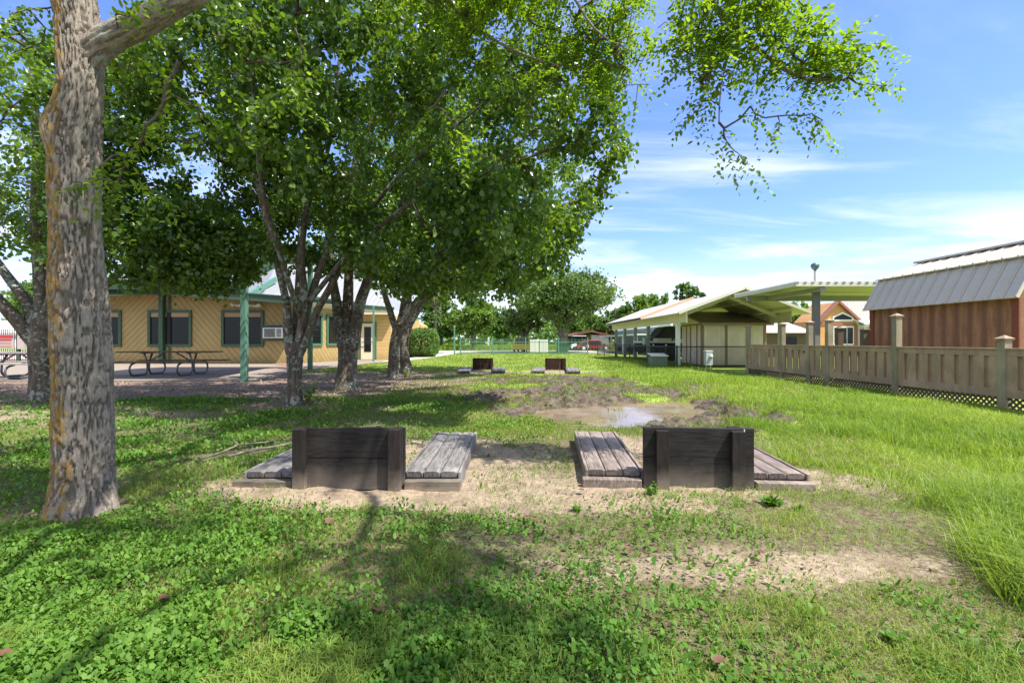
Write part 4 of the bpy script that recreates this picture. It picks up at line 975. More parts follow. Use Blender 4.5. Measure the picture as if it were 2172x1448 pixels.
MB().prism([(25.5, Y - .9, 2.31), (30, Y - .9, 2.31), (30, Y, 2.6), (25.5, Y, 2.6)], (0, 0, .14)).build('porch_roof', M['white'], oh)
MB().box(22.5, 26, Y - .1, Y + 3, 0, .29).build('footing', M['dark'], oh)
lh = thing('low_house', (18.5, 32, 0), 'low brown walled house with pink metal roof behind the cream shed', 'house')
MB().box(16.6, 20.2, 32.2, 36, 0, 1.7).build('wall', M['lattice'], lh)
MB().prism([(16.3, 31.8, 1.66), (20.5, 31.8, 1.66), (19.9, 34.2, 2.45), (16.9, 34.2, 2.45)], (0, 0, .06)).build('roof', M['pink_roof'], lh)
MB().box(18.7, 19.4, 32.1, 32.19, .6, 1.4).build('window', M['glass'], lh)


# ------------------------------------------------------------------ far fence, road side things
def picket_fence(name, xs, Y, label, skip=()):
    t = thing(name, (xs[0], Y, 0), label, 'fence')
    for x in xs: MB().box(x - .045, x + .045, Y - .045, Y + .045, -.05, 1.46).build('post', M['mint'], t)
    for a, b in zip(xs[:-1], xs[1:]):
        f = MB(); x = a + .12
        while x < b - .08: f.box(x - .011, x + .011, Y - .011, Y + .011, .08, 1.36); x += .118
        f.build('pickets', M['mint'], t)
        MB().box(a + .046, b - .046, Y - .02, Y + .02, .14, .19).box(a + .046, b - .046, Y - .02, Y + .02, 1.02, 1.07).build('rail', M['mint'], t)
    return t
picket_fence('metal_fence', [-4.3, -1.62, 1.13, 3.88, 6.3], 39.3, 'green metal picket fence along the road with spiked tops')
picket_fence('metal_fence', [-9.6, -6.28], 39.6, 'short green picket fence between hedge and path')
gp = thing('gate_post', (-4.76, 39.0, 0), 'tall slim green post at the path gap in the fence', 'post')
MB().box(-4.81, -4.71, 38.95, 39.05, -.05, 2.32).build('shaft', M['mint'], gp); MB().box(-4.83, -4.69, 38.93, 39.07, 2.321, 2.37).build('cap', M['offwhite'], gp)
tag(MB().box(-3.2, -2.98, 62, 62.22, 0, 1.45).pyramid(-3.09, 62.11, .15, 1.451, 1.6).build('marker_post', M['white']), 'thin white marker post in the meadow past the road', 'post')
for i, (xa, xb) in enumerate(((1.66, 2.46), (2.56, 3.30))):
    t = thing('utility_cabinet', ((xa + xb) / 2, 43.5, 0), 'pale grey utility cabinet by the road, the one nearer the %s' % ('yellow car' if i == 0 else 'green bin'), 'utility box', 'pair of pale cabinets by the road')
    MB().box(xa, xb, 43.3, 43.8, .12, 1.26).build('cabinet', M['offwhite'], t, bevel=.02); MB().box(xa + .05, xb - .05, 43.35, 43.75, 0, .119).build('plinth', M['grey'], t)
    MB().box((xa + xb) / 2 - .005, (xa + xb) / 2 + .005, 43.285, 43.299, .2, 1.2).build('door_seam', M['grey'], t)
tb = thing('trash_bin', (4.45, 42, 0), 'dark green rubbish bin in front of the oak trunk', 'bin')
MB().prism([(4.05, 41.6, 0), (4.85, 41.6, 0), (4.9, 41.55, .9), (4.0, 41.55, .9)], (0, .7, 0)).build('body', M['bin_green'], tb); MB().box(3.97, 4.93, 41.5, 42.3, .901, .97).build('lid', M['bin_green'], tb)
def car(name, c, L, wd, ht, label, m, rz, cat='car', low=False):
    t = thing(name, c, label, cat, None, rz)
    h2 = .78 if not low else .62
    MB().prism([(-L / 2, -wd / 2, .25), (L / 2, -wd / 2, .25), (L / 2, -wd / 2, h2 * .9), (L * .28, -wd / 2, h2), (L * .16, -wd / 2, ht - .02), (-L * .30, -wd / 2, ht), (-L * .44, -wd / 2, h2 + .05), (-L / 2, -wd / 2, h2)], (0, wd, 0)).build('body', m, t, bevel=.06, local=True)
    for s in (-1, 1):
        MB().prism([(L * .22, s * wd / 2, h2 + .05), (L * .14, s * wd / 2, ht - .12), (-L * .28, s * wd / 2, ht - .10), (-L * .38, s * wd / 2, h2 + .06)], (0, s * .012, 0)).build('window', M['dark'], t, local=True)
        for x in (-.3, .32):
            w_ = MB().lathe((x * L, s * (wd / 2 - .12), .31), [(.31, 0), (.31, .14)], 16, (0, s, 0)).build('wheel', M['tyre'], t, local=True)
            MB().lathe((x * L, s * (wd / 2 + .021), .31), [(.19, 0), (.17, .015)], 12, (0, s, 0)).build('rim', M['offwhite'], w_, local=True)
    MB().box(-L / 2 - .015, -L / 2 - .001, -wd * .34, wd * .34, h2 + .02, h2 + .03).build('tail_trim', M['black'], t, local=True)
    MB().prism([(-L * .43, -wd * .4, h2 + .09), (-L * .43, wd * .4, h2 + .09), (-L * .315, wd * .38, ht - .07), (-L * .315, -wd * .38, ht - .07)], (-.03, 0, .01)).build('rear_window', M['dark'], t, local=True)
    for s in (-1, 1): MB().box(L / 2 + .001, L / 2 + .02, s * wd * .36 - .12, s * wd * .36 + .12, .55, .68).build('headlight', M['white'], t, local=True)
    return t
car('yellow_car', (1.25, 48.5, .02), 3.9, 1.75, 1.5, 'yellow and black car on the road beside the pale cabinets', M['yellow'], R(80))
car('red_car', (9.7, 57.0, 0), 4.4, 1.75, 1.28, 'low red car parked in front of the white walled house', M['red'], R(8), low=True)
gt = thing('golf_cart', (8.1, 56.5, 0), 'white golf cart with a canopy roof beside the red car', 'golf cart')
MB().prism([(7.05, 56, .3), (9.1, 56, .3), (9.1, 56, .75), (8.4, 56, .72), (8.3, 56, .5), (7.75, 56, .5), (7.65, 56, .9), (7.1, 56, .75)], (0, 1.2, 0)).build('body', M['white'], gt)
MB().box(7.25, 8.85, 55.95, 57.25, 1.72, 1.8).build('canopy', M['white'], gt)
for x in (7.4, 8.75): MB().tube([(x, 56.05, .7), (x, 56.05, 1.72)], .025, 6).tube([(x, 57.15, .7), (x, 57.15, 1.72)], .025, 6).build('canopy_post', M['dark'], gt)
for x in (7.45, 8.75): MB().lathe((x, 55.95, .25), [(.25, 0), (.25, .15)], 14, (0, 1, 0)).build('wheel', M['tyre'], gt)
rh = thing('red_roofed_house', (10, 62, 0), 'small white house with rusty red curved roof behind the red car', 'house')
MB().box(10.1, 12.3, 60, 65, 0, 1.95).build('wall', M['offwhite'], rh)
MB().prism([(7.3, 59.4, 1.85), (8.4, 59.4, 2.25), (10.0, 59.4, 2.5), (11.6, 59.4, 2.15), (13.2, 59.4, 1.75), (13.2, 59.4, 1.6), (10.0, 59.4, 2.28), (7.3, 59.4, 1.7)], (0, 6, 0)).build('roof', M['red_roof'], rh)
for x in (7.6, 8.9): MB().box(x - .06, x + .06, 59.9, 60.02, 0, 1.9).build('post', M['lattice'], rh)
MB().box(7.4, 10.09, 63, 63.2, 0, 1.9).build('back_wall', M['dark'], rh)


# ------------------------------------------------------------------ trees
def catmull(pts, step=0.12):
    """smooth resample of (x,y,z,r) control points"""
    p = np.array(pts, float)
    if len(p) < 3:
        n = max(2, int(np.linalg.norm(p[-1, :3] - p[0, :3]) / step)); t = np.linspace(0, 1, n)[:, None]
        return p[0] * (1 - t) + p[-1] * t
    q = np.vstack([2 * p[0] - p[1], p, 2 * p[-1] - p[-2]]); out = []
    for i in range(1, len(q) - 2):
        n = max(2, int(np.linalg.norm(q[i + 1, :3] - q[i, :3]) / step))
        for k in range(n):
            t = k / n; a, b, c, d = q[i - 1], q[i], q[i + 1], q[i + 2]
            out.append(0.5 * ((2 * b) + (c - a) * t + (2 * a - 5 * b + 4 * c - d) * t * t + (3 * b - a - 3 * c + d) * t ** 3))
    out.append(p[-1]); return np.array(out)
def limb_tube(mb, path, n=14, rough=0.08, seed=0):
    """tapering limb with knots and slight lumps"""
    pts = [Vector(q[:3]) for q in path]; m = len(pts); up = None; vs = []
    for i in range(m):
        t = (pts[min(i + 1, m - 1)] - pts[max(i - 1, 0)]).normalized()
        if up is None: up = t.orthogonal().normalized()
        up = (up - t * up.dot(t)).normalized(); bi = t.cross(up)
        for k in range(n):
            a = 2 * PI * k / n; d = up * math.cos(a) + bi * math.sin(a); r = max(path[i][3], .006)
            w = pts[i] + d * r
            s = float(fbm(np.array([w.x * 4]), np.array([w.y * 4]), np.array([w.z * 2]), 3, seed)[0]) - .5
            vs.append(pts[i] + d * r * (1 + s * rough * 4))
    fs = []
    for i in range(m - 1):
        for k in range(n): j = (k + 1) % n; fs.append((i * n + k, i * n + j, (i + 1) * n + j, (i + 1) * n + k))
    fs.append(tuple((m - 1) * n + k for k in range(n)))
    mb.add(vs, fs)
def norm(a): return a / np.maximum(np.linalg.norm(a, axis=-1, keepdims=True), 1e-9)
LEAF = {'ovate': [(0, 0, 0), (-.40, .30, .10), (-.33, .66, .09), (0, 1, -.05), (.33, .66, .09), (.40, .30, .10)],
        'elm': [(0, 0, 0), (-.24, .32, .05), (-.21, .66, .05), (0, 1, -.03), (.21, .66, .05), (.24, .32, .05)]}
def leaf_mesh(name, Pn, A, N, S, m, parent, kind='ovate', tint=None):
    """one small folded leaf per point: A tip direction, N face normal, S length"""
    n = len(Pn); A = norm(A); B = norm(np.cross(A, N)); N = np.cross(B, A)
    L = np.array(LEAF[kind]); V = np.zeros((n, 6, 3))
    for i, (b, a, c) in enumerate(L): V[:, i] = Pn + (B * b + A * a + N * c) * S[:, None]
    base = (np.arange(n) * 6)[:, None]
    lp = (base + np.array([0, 3, 2, 1, 0, 5, 4, 3])).reshape(-1)
    t = RNG.random(n) if tint is None else tint
    return np_mesh(name, V.reshape(-1, 3), lp, np.full(2 * n, 4), m, parent, attrs={'tint': np.repeat(t, 6)})
def sample_ell(ells, num, shell=0.35):
    """points in a union of ellipsoids (cx,cy,cz,rx,ry,rz,weight), denser towards the skin, broken by noise into clumps"""
    w = np.array([e[6] for e in ells], float); w /= w.sum(); out = []
    for e, c in zip(ells, (w * num).astype(int)):
        d = norm(RNG.normal(size=(c * 3, 3))); r = (shell + (1 - shell) * RNG.random(c * 3)) ** 0.55
        p = d * r[:, None]; bump = 0.72 + 0.56 * vnoise(d[:, 0] * 2.6 + e[0], d[:, 1] * 2.6 + e[1], d[:, 2] * 2.6 + e[2], 5)
        p = p * np.minimum(bump, 1.1)[:, None] * np.array(e[3:6]) + np.array(e[:3])
        k = vnoise(p[:, 0] * 1.1, p[:, 1] * 1.1, p[:, 2] * 1.1, 9) > 0.35
        out.append(p[k][:c])
    return np.vstack(out)
def grow(limbs, tips, seg=0.28, droop=0.12):
    """join every twig tip to the nearest wood; returns positions, parents, radii, and the nodes of each twig end"""
    pos = []; par = []; rad = []
    for path in limbs:
        for i, q in enumerate(path): pos.append(q[:3]); par.append(-2); rad.append(q[3])
    pos = [np.array(p) for p in pos]; nl = len(pos)
    cap = nl + len(tips) * 24; PA = np.zeros((cap, 3)); PA[:nl] = pos; PR = np.full(cap, -2, int); cnt = nl
    base = np.vstack([np.array(pl)[:, :3] for pl in limbs])
    dist = np.array([np.min(((base - t) ** 2).sum(1)) for t in tips]); ends = []
    for ti in np.argsort(dist):
        t = tips[ti]; v = t - PA[:cnt]; d = np.sqrt((v ** 2).sum(1)) + np.maximum(0, -v[:, 2]) * 0.25
        j = int(np.argmin(d)); o = PA[j]; L = np.linalg.norm(t - o)
        if L < 0.05: continue
        k = min(22, max(2, int(L / seg))); mid = (o + t) / 2 + RNG.normal(0, .10, 3) * L + np.array([0, 0, droop * L])
        prev = j; chain = []
        for i in range(1, k + 1):
            s = i / k; q = o * (1 - s) ** 2 + 2 * mid * s * (1 - s) + t * s * s + (RNG.normal(0, .018, 3) if i < k else 0)
            if cnt >= cap: break
            PA[cnt] = q; PR[cnt] = prev; prev = cnt; chain.append(cnt); cnt += 1
        ends.append(chain)
    PA = PA[:cnt]; PR = PR[:cnt]; load = np.zeros(cnt)
    for c in ends:
        if c: load[c[-1]] += 1
    for i in range(cnt - 1, nl - 1, -1): load[PR[i]] += load[i]
    return PA, PR, nl, 0.0046 * np.maximum(load, 1) ** 0.46, ends
def twig_mesh(name, PA, PR, nl, RD, m, parent, sides=4):
    ch = np.arange(nl, len(PA)); a = PA[PR[ch]]; b = PA[ch]; ra = np.where(PR[ch] < nl, RD[ch] * 1.15, RD[PR[ch]]); rb = RD[ch]
    d = norm(b - a); u = norm(np.cross(d, np.array([0.31, 0.17, 0.93]))); v = np.cross(d, u); n = len(ch)
    V = np.zeros((n, sides * 2, 3))
    for k in range(sides):
        an = 2 * PI * k / sides; e = u * math.cos(an) + v * math.sin(an)
        V[:, k] = a + e * ra[:, None]; V[:, sides + k] = b + e * rb[:, None]
    f = []
    for k in range(sides): j = (k + 1) % sides; f += [k, j, sides + j, sides + k]
    lp = ((np.arange(n) * sides * 2)[:, None] + np.array(f)).reshape(-1)
    return np_mesh(name, V.reshape(-1, 3), lp, np.full(n * sides, 4), m, parent, smooth=True)
def foliage(PA, ends, per, spread, back=0.55, hang=0.5):
    """leaf points along the outer part of every twig"""
    Pt = []; Ax = []
    for c in ends:
        if len(c) < 1: continue
        k = max(1, int(len(c) * back)); q = PA[c[-k:]]; q = np.vstack([PA[c[max(0, len(c) - k - 1)]], q])
        s = RNG.random(per) ** 0.8 * (len(q) - 1); i = np.minimum(s.astype(int), len(q) - 2); f = (s - i)[:, None]
        Pt.append(q[i] * (1 - f) + q[i + 1] * f + RNG.normal(0, spread, (per, 3)))
        d = norm(q[i + 1] - q[i]); Ax.append(d * 0.4 + RNG.normal(0, .55, (per, 3)) + np.array([0, 0, -hang]))
    return np.vstack(Pt), np.vstack(Ax)
def limbpx(*pts):
    """(px, py, depth, radius) control points -> world control points"""
    return [tuple(P(a, b, y)) + (r,) for a, b, y, r in pts]
def tree(name, base, label, group, limbs, ells, tips, per, ls, bark, leafm, spread=.10, kind='ovate', hang=.5, shell=.55, extra=None, tubes=14, twigm=None, keepfn=None, thin=1.0):
    limbs = [[tuple(q[:3]) + (q[3] * thin,) for q in l] for l in limbs]
    t = thing(name, base, label, 'tree', group)
    paths = [catmull(l) for l in limbs]
    mb = MB()
    for i, pth in enumerate(paths): limb_tube(mb, pth, tubes if i == 0 else 10, seed=i)
    mb.build('trunk', bark, t, smooth=True)
    tp = sample_ell(ells, tips, shell)
    if extra is not None: tp = np.vstack([tp, extra])
    if keepfn is not None: tp = tp[keepfn(tp)]
    PA, PR, nl, RD, ends = grow(paths, tp)
    twig_mesh('branches', PA, PR, nl, RD, twigm or M['twig'], t)
    Pt, Ax = foliage(PA, ends, per, spread, hang=hang)
    N = RNG.normal(0, .8, Pt.shape) + np.array([0, 0, .55])
    S = ls * (0.5 + 0.75 * RNG.random(len(Pt)))
    tint = np.clip(RNG.random(len(Pt)) * .6 + vnoise(Pt[:, 0] * 1.3, Pt[:, 1] * 1.3, Pt[:, 2] * 1.3, 77) * .7 - .15, 0, 1)
    leaf_mesh('crown', Pt, Ax, N, S, leafm, t, kind, tint)
    return t
GP = 'dark leaved pear trees in front of the tan hall'
tree('pear_tree', (-8.7, 8.7, 0), 'dark forked tree with lichen spotted bark half hidden behind the big near trunk', GP,
     [limbpx((92, 860, 8.7, .30), (89, 800, 8.7, .26), (86, 720, 8.7, .25), (95, 660, 8.7, .19)),
      limbpx((82, 740, 8.7, .16), (45, 690, 8.6, .15), (0, 640, 8.5, .13), (-80, 540, 8.3, .08)),
      limbpx((80, 710, 8.7, .18), (55, 640, 8.8, .13), (15, 585, 9.0, .11), (-60, 480, 9.3, .06)),
      limbpx((92, 700, 8.7, .18), (86, 600, 8.8, .15), (76, 480, 8.8, .12), (78, 320, 8.8, .10), (68, 120, 8.7, .06)),
      limbpx((100, 690, 8.7, .17), (165, 650, 8.5, .12), (240, 590, 8.3, .09), (310, 515, 8.1, .075), (380, 460, 7.9, .05)),
      limbpx((98, 680, 8.7, .16), (150, 520, 8.9, .12), (215, 420, 9.0, .09), (300, 330, 9.2, .06), (410, 260, 9.4, .04))],
     [(-9.3, 8.5, 4.9, 3.4, 2.6, 2.0, 1.5), (-6.7, 8.6, 4.7, 2.0, 1.9, 1.6, .75), (-6.3, 8.1, 3.0, 1.5, 1.2, 1.0, .6), (-5.0, 8.6, 3.9, 1.2, 1.2, 1.2, .5), (-5.3, 8.2, 2.85, 1.15, .9, .85, .75), (-6.9, 8.3, 3.9, 1.3, 1.0, 1.3, .5), (-10.2, 8.7, 3.5, 1.6, 1.6, 1.0, .35), (-5.2, 8.3, 5.8, 1.6, 1.6, 1.4, .5)],
     1150, 50, .085, M['bark'], M['pear_leaf'], thin=.72)
tree('pear_tree', (-3.87, 8.4, 0), 'nearest of the row of dark trees, many stems rising from a mottled trunk', GP,
     [limbpx((625, 866, 8.4, .23), (625, 845, 8.4, .19), (626, 800, 8.4, .17), (625, 750, 8.4, .19), (628, 725, 8.4, .16)),
      limbpx((618, 750, 8.4, .13), (611, 700, 8.35, .12), (607, 640, 8.3, .09), (588, 560, 8.2, .075), (556, 430, 8.1, .06), (515, 290, 8.0, .05), (470, 130, 8, .03)),
      limbpx((626, 740, 8.45, .12), (628, 660, 8.6, .085), (634, 580, 8.7, .08), (642, 440, 8.8, .065), (655, 300, 8.9, .05), (662, 100, 9, .03)),
      limbpx((632, 745, 8.35, .13), (640, 690, 8.3, .10), (645, 620, 8.25, .085), (640, 540, 8.2, .075), (655, 430, 8.1, .06), (700, 300, 8.0, .045), (720, 120, 8, .03)),
      limbpx((634, 740, 8.4, .12), (650, 660, 8.4, .095), (672, 590, 8.4, .085), (695, 525, 8.4, .075), (725, 430, 8.3, .06), (770, 300, 8.2, .045), (830, 150, 8.1, .03)),
      limbpx((630, 765, 8.35, .09), (648, 725, 8.3, .09), (672, 660, 8.25, .085), (700, 610, 8.2, .08), (732, 545, 8.1, .07), (770, 470, 8.0, .055), (840, 380, 7.8, .045), (940, 290, 7.6, .03), (1050, 200, 7.4, .02)),
      limbpx((655, 640, 8.3, .06), (740, 540, 7.9, .06), (860, 440, 7.5, .045), (1000, 380, 7.2, .03), (1130, 330, 7.0, .02)),
      limbpx((640, 680, 8.3, .06), (600, 560, 7.6, .06), (560, 420, 7.0, .05), (540, 240, 6.4, .035), (530, 80, 6, .02))],
     [(-1.3, 7.3, 4.4, 2.7, 2.2, 2.3, 1.9), (-4.3, 8.3, 5.3, 2.2, 2.2, 2.2, 1.1), (-.3, 7.0, 2.75, 1.2, 1.3, .95, .55), (-2.6, 6.4, 5.3, 2.0, 1.2, 1.5, .7), (-1.5, 8.0, 2.7, 1.4, 1.2, .8, .35), (.75, 7.4, 4.4, 1.1, 1.2, 1.3, .4), (-4.3, 8.0, 2.75, .7, .7, .75, .25)],
     1180, 52, .085, M['bark'], M['pear_leaf'], thin=.74)
tree('pear_tree', (-3.83, 10.9, 0), 'thick leaning tree in the row with a flared base and twin limbs', GP,
     [limbpx((733, 833, 10.9, .42), (734, 812, 10.9, .31), (737, 770, 10.9, .26), (738, 725, 10.9, .27), (738, 710, 10.9, .22)),
      limbpx((728, 735, 10.9, .17), (720, 690, 10.9, .15), (712, 630, 10.9, .13), (702, 560, 10.8, .11), (690, 420, 10.6, .08), (670, 260, 10.5, .05)),
      limbpx((737, 730, 10.9, .17), (738, 640, 11.0, .15), (742, 530, 11.1, .11), (750, 380, 11.2, .07), (760, 220, 11.3, .04)),
      limbpx((748, 740, 10.8, .17), (760, 660, 10.8, .16), (775, 610, 10.7, .14), (792, 560, 10.6, .12), (830, 470, 10.4, .08), (900, 370, 10.2, .06), (990, 270, 10, .03))],
     [(-3.4, 10.9, 5.6, 3.2, 2.3, 2.8, 1.6), (-1.6, 10.3, 4.0, 2.0, 1.6, 1.5, .5), (-4.2, 10.3, 3.6, 1.4, 1.3, 1.0, .3)],
     560, 46, .10, M['bark'], M['pear_leaf'], thin=.82)
tree('pear_tree', (-3.7, 14.5, 0), 'straight tree third along the row with a low limb reaching right', GP,
     [limbpx((831, 806, 14.5, .27), (833, 790, 14.5, .22), (838, 730, 14.5, .20), (846, 685, 14.5, .19)),
      limbpx((840, 700, 14.5, .13), (826, 655, 14.5, .12), (812, 610, 14.4, .10), (790, 520, 14.2, .06), (770, 400, 14, .04)),
      limbpx((845, 700, 14.5, .15), (860, 630, 14.6, .14), (872, 560, 14.6, .12), (890, 430, 14.7, .08), (910, 280, 14.8, .05)),
      limbpx((850, 690, 14.4, .16), (880, 645, 14.4, .15), (920, 610, 14.3, .13), (965, 580, 14.2, .10), (1040, 520, 14.0, .07), (1130, 440, 13.8, .04))],
     [(-1.0, 14.6, 6.0, 3.9, 2.8, 3.2, 1.8), (-1.4, 14.0, 3.9, 2.4, 1.8, 1.6, .7), (-4.0, 14.4, 4.6, 2.0, 1.8, 1.8, .5)],
     560, 42, .11, M['bark'], M['pear_leaf'], thin=.78)
tree('pear_tree', (-3.77, 16.7, 0), 'furthest dark tree of the row with a bent trunk next to the hedge', GP,
     [limbpx((864, 798, 16.7, .33), (862, 780, 16.7, .26), (855, 735, 16.7, .24), (866, 690, 16.7, .20), (872, 670, 16.7, .17)),
      limbpx((868, 690, 16.7, .14), (900, 640, 16.6, .13), (945, 600, 16.5, .10), (1010, 550, 16.3, .07), (1080, 480, 16, .04)),
      limbpx((868, 680, 16.7, .14), (868, 600, 16.9, .12), (880, 480, 17, .08), (900, 350, 17.2, .05))],
     [(-2.2, 17.2, 5.8, 3.8, 2.6, 3.2, 1.4), (-1.2, 17, 3.9, 2.2, 1.6, 1.3, .5)],
     420, 40, .12, M['bark'], M['pear_leaf'], thin=.8)

# the big near tree: furrowed grey bark, orange growth on its left flank, limb arching over the lawn
el = thing('elm_tree', (-2.75, 3.05, 0), 'big near tree with furrowed grey bark and orange lichen, its boughs arching overhead', 'tree')
def bark_tube(path, n, step, rough, flare=True, bumpz=None):
    pth = catmull(path, step); m = len(pth); th = np.linspace(0, 2 * PI, n, endpoint=False)
    C = pth[:, None, :3]; rr = pth[:, 3]
    T = np.gradient(pth[:, :3], axis=0); T = norm(T)
    ref = np.array([0.0, 1.0, 0.0]) if abs(T[0][2]) > .7 else np.array([0, 0, 1.0])
    U = norm(np.cross(ref[None], T)); Vv = np.cross(T, U)
    L = np.concatenate([[0], np.cumsum(np.linalg.norm(np.diff(pth[:, :3], axis=0), axis=1))])
    TH, LL = np.meshgrid(th, L)
    wob = fbm(np.cos(TH) * 1.5 + 9, np.sin(TH) * 1.5 + 9, LL * 1.6, 3, 91) - .5
    tw = TH + (fbm(np.cos(TH) * 2, np.sin(TH) * 2, LL * 2.2, 3, 92) - .5) * 1.1
    sc_ = rr.mean() / .2
    f1 = fbm(np.cos(tw) * 16 * sc_ + 20, np.sin(tw) * 16 * sc_ + 20, LL * 8.5, 3, 93)
    rid = np.abs(f1 - .5) * 2                                  # 0 in the furrows
    f2 = fbm(np.cos(TH) * 26 * sc_, np.sin(TH) * 26 * sc_, LL * 20, 2, 94)
    fur = sm(rid, .17, .05)
    disp = -fur * .018 * rough + (f2 - .5) * .016 * rough + wob * .05 * (rr / .2)[:, None]
    r = rr[:, None] + disp
    if flare:
        fl = np.exp(-LL / .13) * (.045 + .04 * np.cos(3 * TH + .6)) ; r = r + fl
    if bumpz:
        zb, ab, hb = bumpz; r = r + hb * np.exp(-((LL - zb) / .16) ** 2 - (np.angle(np.exp(1j * (TH - ab))) / .55) ** 2)
    V = C + (U[:, None] * np.cos(TH)[..., None] + Vv[:, None] * np.sin(TH)[..., None]) * r[..., None]
    ii = np.arange(m * n).reshape(m, n); jj = np.roll(ii, -1, 1)
    lp = np.stack([ii[:-1], jj[:-1], jj[1:], ii[1:]], -1).reshape(-1)
    nx_ = U[:, None, 0] * np.cos(TH) + Vv[:, None, 0] * np.sin(TH); ny_ = U[:, None, 1] * np.cos(TH) + Vv[:, None, 1] * np.sin(TH)
    side = -(.72 * nx_ + .69 * ny_)                              # the flank that faces south west
    return V.reshape(-1, 3), lp, fur.ravel(), np.clip(side, -1, 1).ravel()
trunk = limbpx((178, 1108, 3.05, .225), (180, 1040, 3.05, .215), (180, 950, 3.05, .205), (176, 800, 3.05, .20), (168, 640, 3.05, .193), (162, 500, 3.05, .182), (158, 400, 3.05, .182), (160, 290, 3.05, .178), (170, 190, 3.05, .158), (172, 90, 3.05, .158), (160, 0, 3.05, .15), (130, -160, 3.1, .13), (90, -420, 3.2, .10), (60, -700, 3.3, .06))
limb = limbpx((162, 230, 3.05, .05), (180, 150, 3.05, .10), (205, 105, 3.04, .115), (245, 76, 3.03, .105), (300, 52, 3.0, .10), (360, 15, 2.98, .095), (440, -30, 3.0, .09), (560, -90, 3.1, .08), (760, -180, 3.3, .07), (1000, -240, 3.6, .055), (1250, -200, 3.8, .045), (1420, -90, 3.85, .035), (1540, 40, 3.8, .024), (1620, 115, 3.75, .017), (1700, 165, 3.7, .012), (1790, 170, 3.7, .007))
trunk = [q[:3] + (q[3] * .76,) for q in trunk]; limb = [q[:3] + (q[3] * (.78 if i < 10 else 1),) for i, q in enumerate(limb)]
V1, l1, a1, s1_ = bark_tube(trunk, 150, .012, .85, True)
# knobby bulge on the left flank
zz_ = V1[:, 2]; kb = .042 * np.exp(-((zz_ - 2.46) / .13) ** 2) * np.clip(s1_, 0, 1) ** 1.5
V1[:, 0] -= .72 * kb; V1[:, 1] -= .69 * kb
V2, l2, a2, s2_ = bark_tube(limb, 60, .03, .6, False)
np_mesh('trunk', V1, l1, np.full(len(l1) // 4, 4), M['elm_bark'], el, {'furrow': a1, 'side': s1_}, True)
np_mesh('limb', V2, l2, np.full(len(l2) // 4, 4), M['elm_bark'], el, {'furrow': a2 * .7, 'side': s2_ * .2}, True)
limbs = [catmull(limb), catmull(trunk[-4:]),
         catmull(limbpx((760, -180, 3.3, .05), (820, -160, 4.0, .04), (900, -60, 4.8, .03), (1010, 60, 5.3, .02), (1150, 130, 5.5, .012), (1290, 150, 5.6, .007))),
         catmull(limbpx((1000, -240, 3.6, .04), (1150, -160, 4.4, .03), (1190, -60, 4.9, .02), (1260, 60, 5.0, .012), (1340, 110, 5.1, .006))),
         catmull([(-1.0, 3.2, 3.9, .06), (-.6, 2.4, 4.6, .05), (.0, 1.4, 5.2, .04), (.6, .2, 5.6, .02)]),
         catmull([(.2, 3.6, 4.4, .05), (.9, 2.8, 5.0, .04), (1.7, 1.8, 5.3, .02)]),
         catmull([(-2.95, 3.2, 4.6, .07), (-3.4, 2.6, 5.3, .05), (-3.9, 1.8, 5.7, .03)]),
         catmull([(-2.9, 3.2, 4.5, .06), (-2.4, 4.0, 5.2, .05), (-1.8, 4.6, 5.6, .03)]),
         catmull(limbpx((1500, -10, 3.8, .012), (1485, 100, 3.8, .008), (1500, 190, 3.8, .004))),
         catmull(limbpx((1560, 60, 3.78, .010), (1530, 180, 3.7, .006), (1525, 260, 3.7, .003)))]
mb = MB()
for i, l in enumerate(limbs[2:]): limb_tube(mb, l, 8, seed=30 + i)
mb.build('boughs', M['elm_bark'], el, smooth=True)
def seenlow(t):                                                 # keep the overhead canopy clear of the lens
    return (t[:, 2] > 1.1 + .80 * np.maximum(t[:, 1], 0) + .12)
over = sample_ell([(0.2, 1.5, 5.3, 2.9, 2.6, 1.0, 1.0), (-2.6, 2.3, 5.7, 1.8, 1.8, .9, .5), (-1.4, 4.2, 5.7, 1.4, 1.0, .8, .3), (1.9, .3, 5.4, 1.1, 1.2, .8, .3), (-.9, 1.6, 4.9, 1.0, 1.0, .7, .5)], 1050, .2); over = over[seenlow(over)]; over = over[vnoise(over[:, 0] * 1.15, over[:, 1] * 1.15, over[:, 2] * .4, 15) > .44]
vis = sample_ell([(.35, 5.2, 4.75, 1.15, 1.0, 1.05, 1.0), (1.05, 5.3, 4.5, .55, .5, .55, .3), (-.5, 5.0, 4.9, .8, .7, .7, .4), (1.72, 3.7, 3.66, .66, .35, .40, .52), (2.38, 3.7, 3.34, .42, .25, .20, .22), (1.55, 3.7, 3.2, .25, .2, .25, .08)], 940, .1)
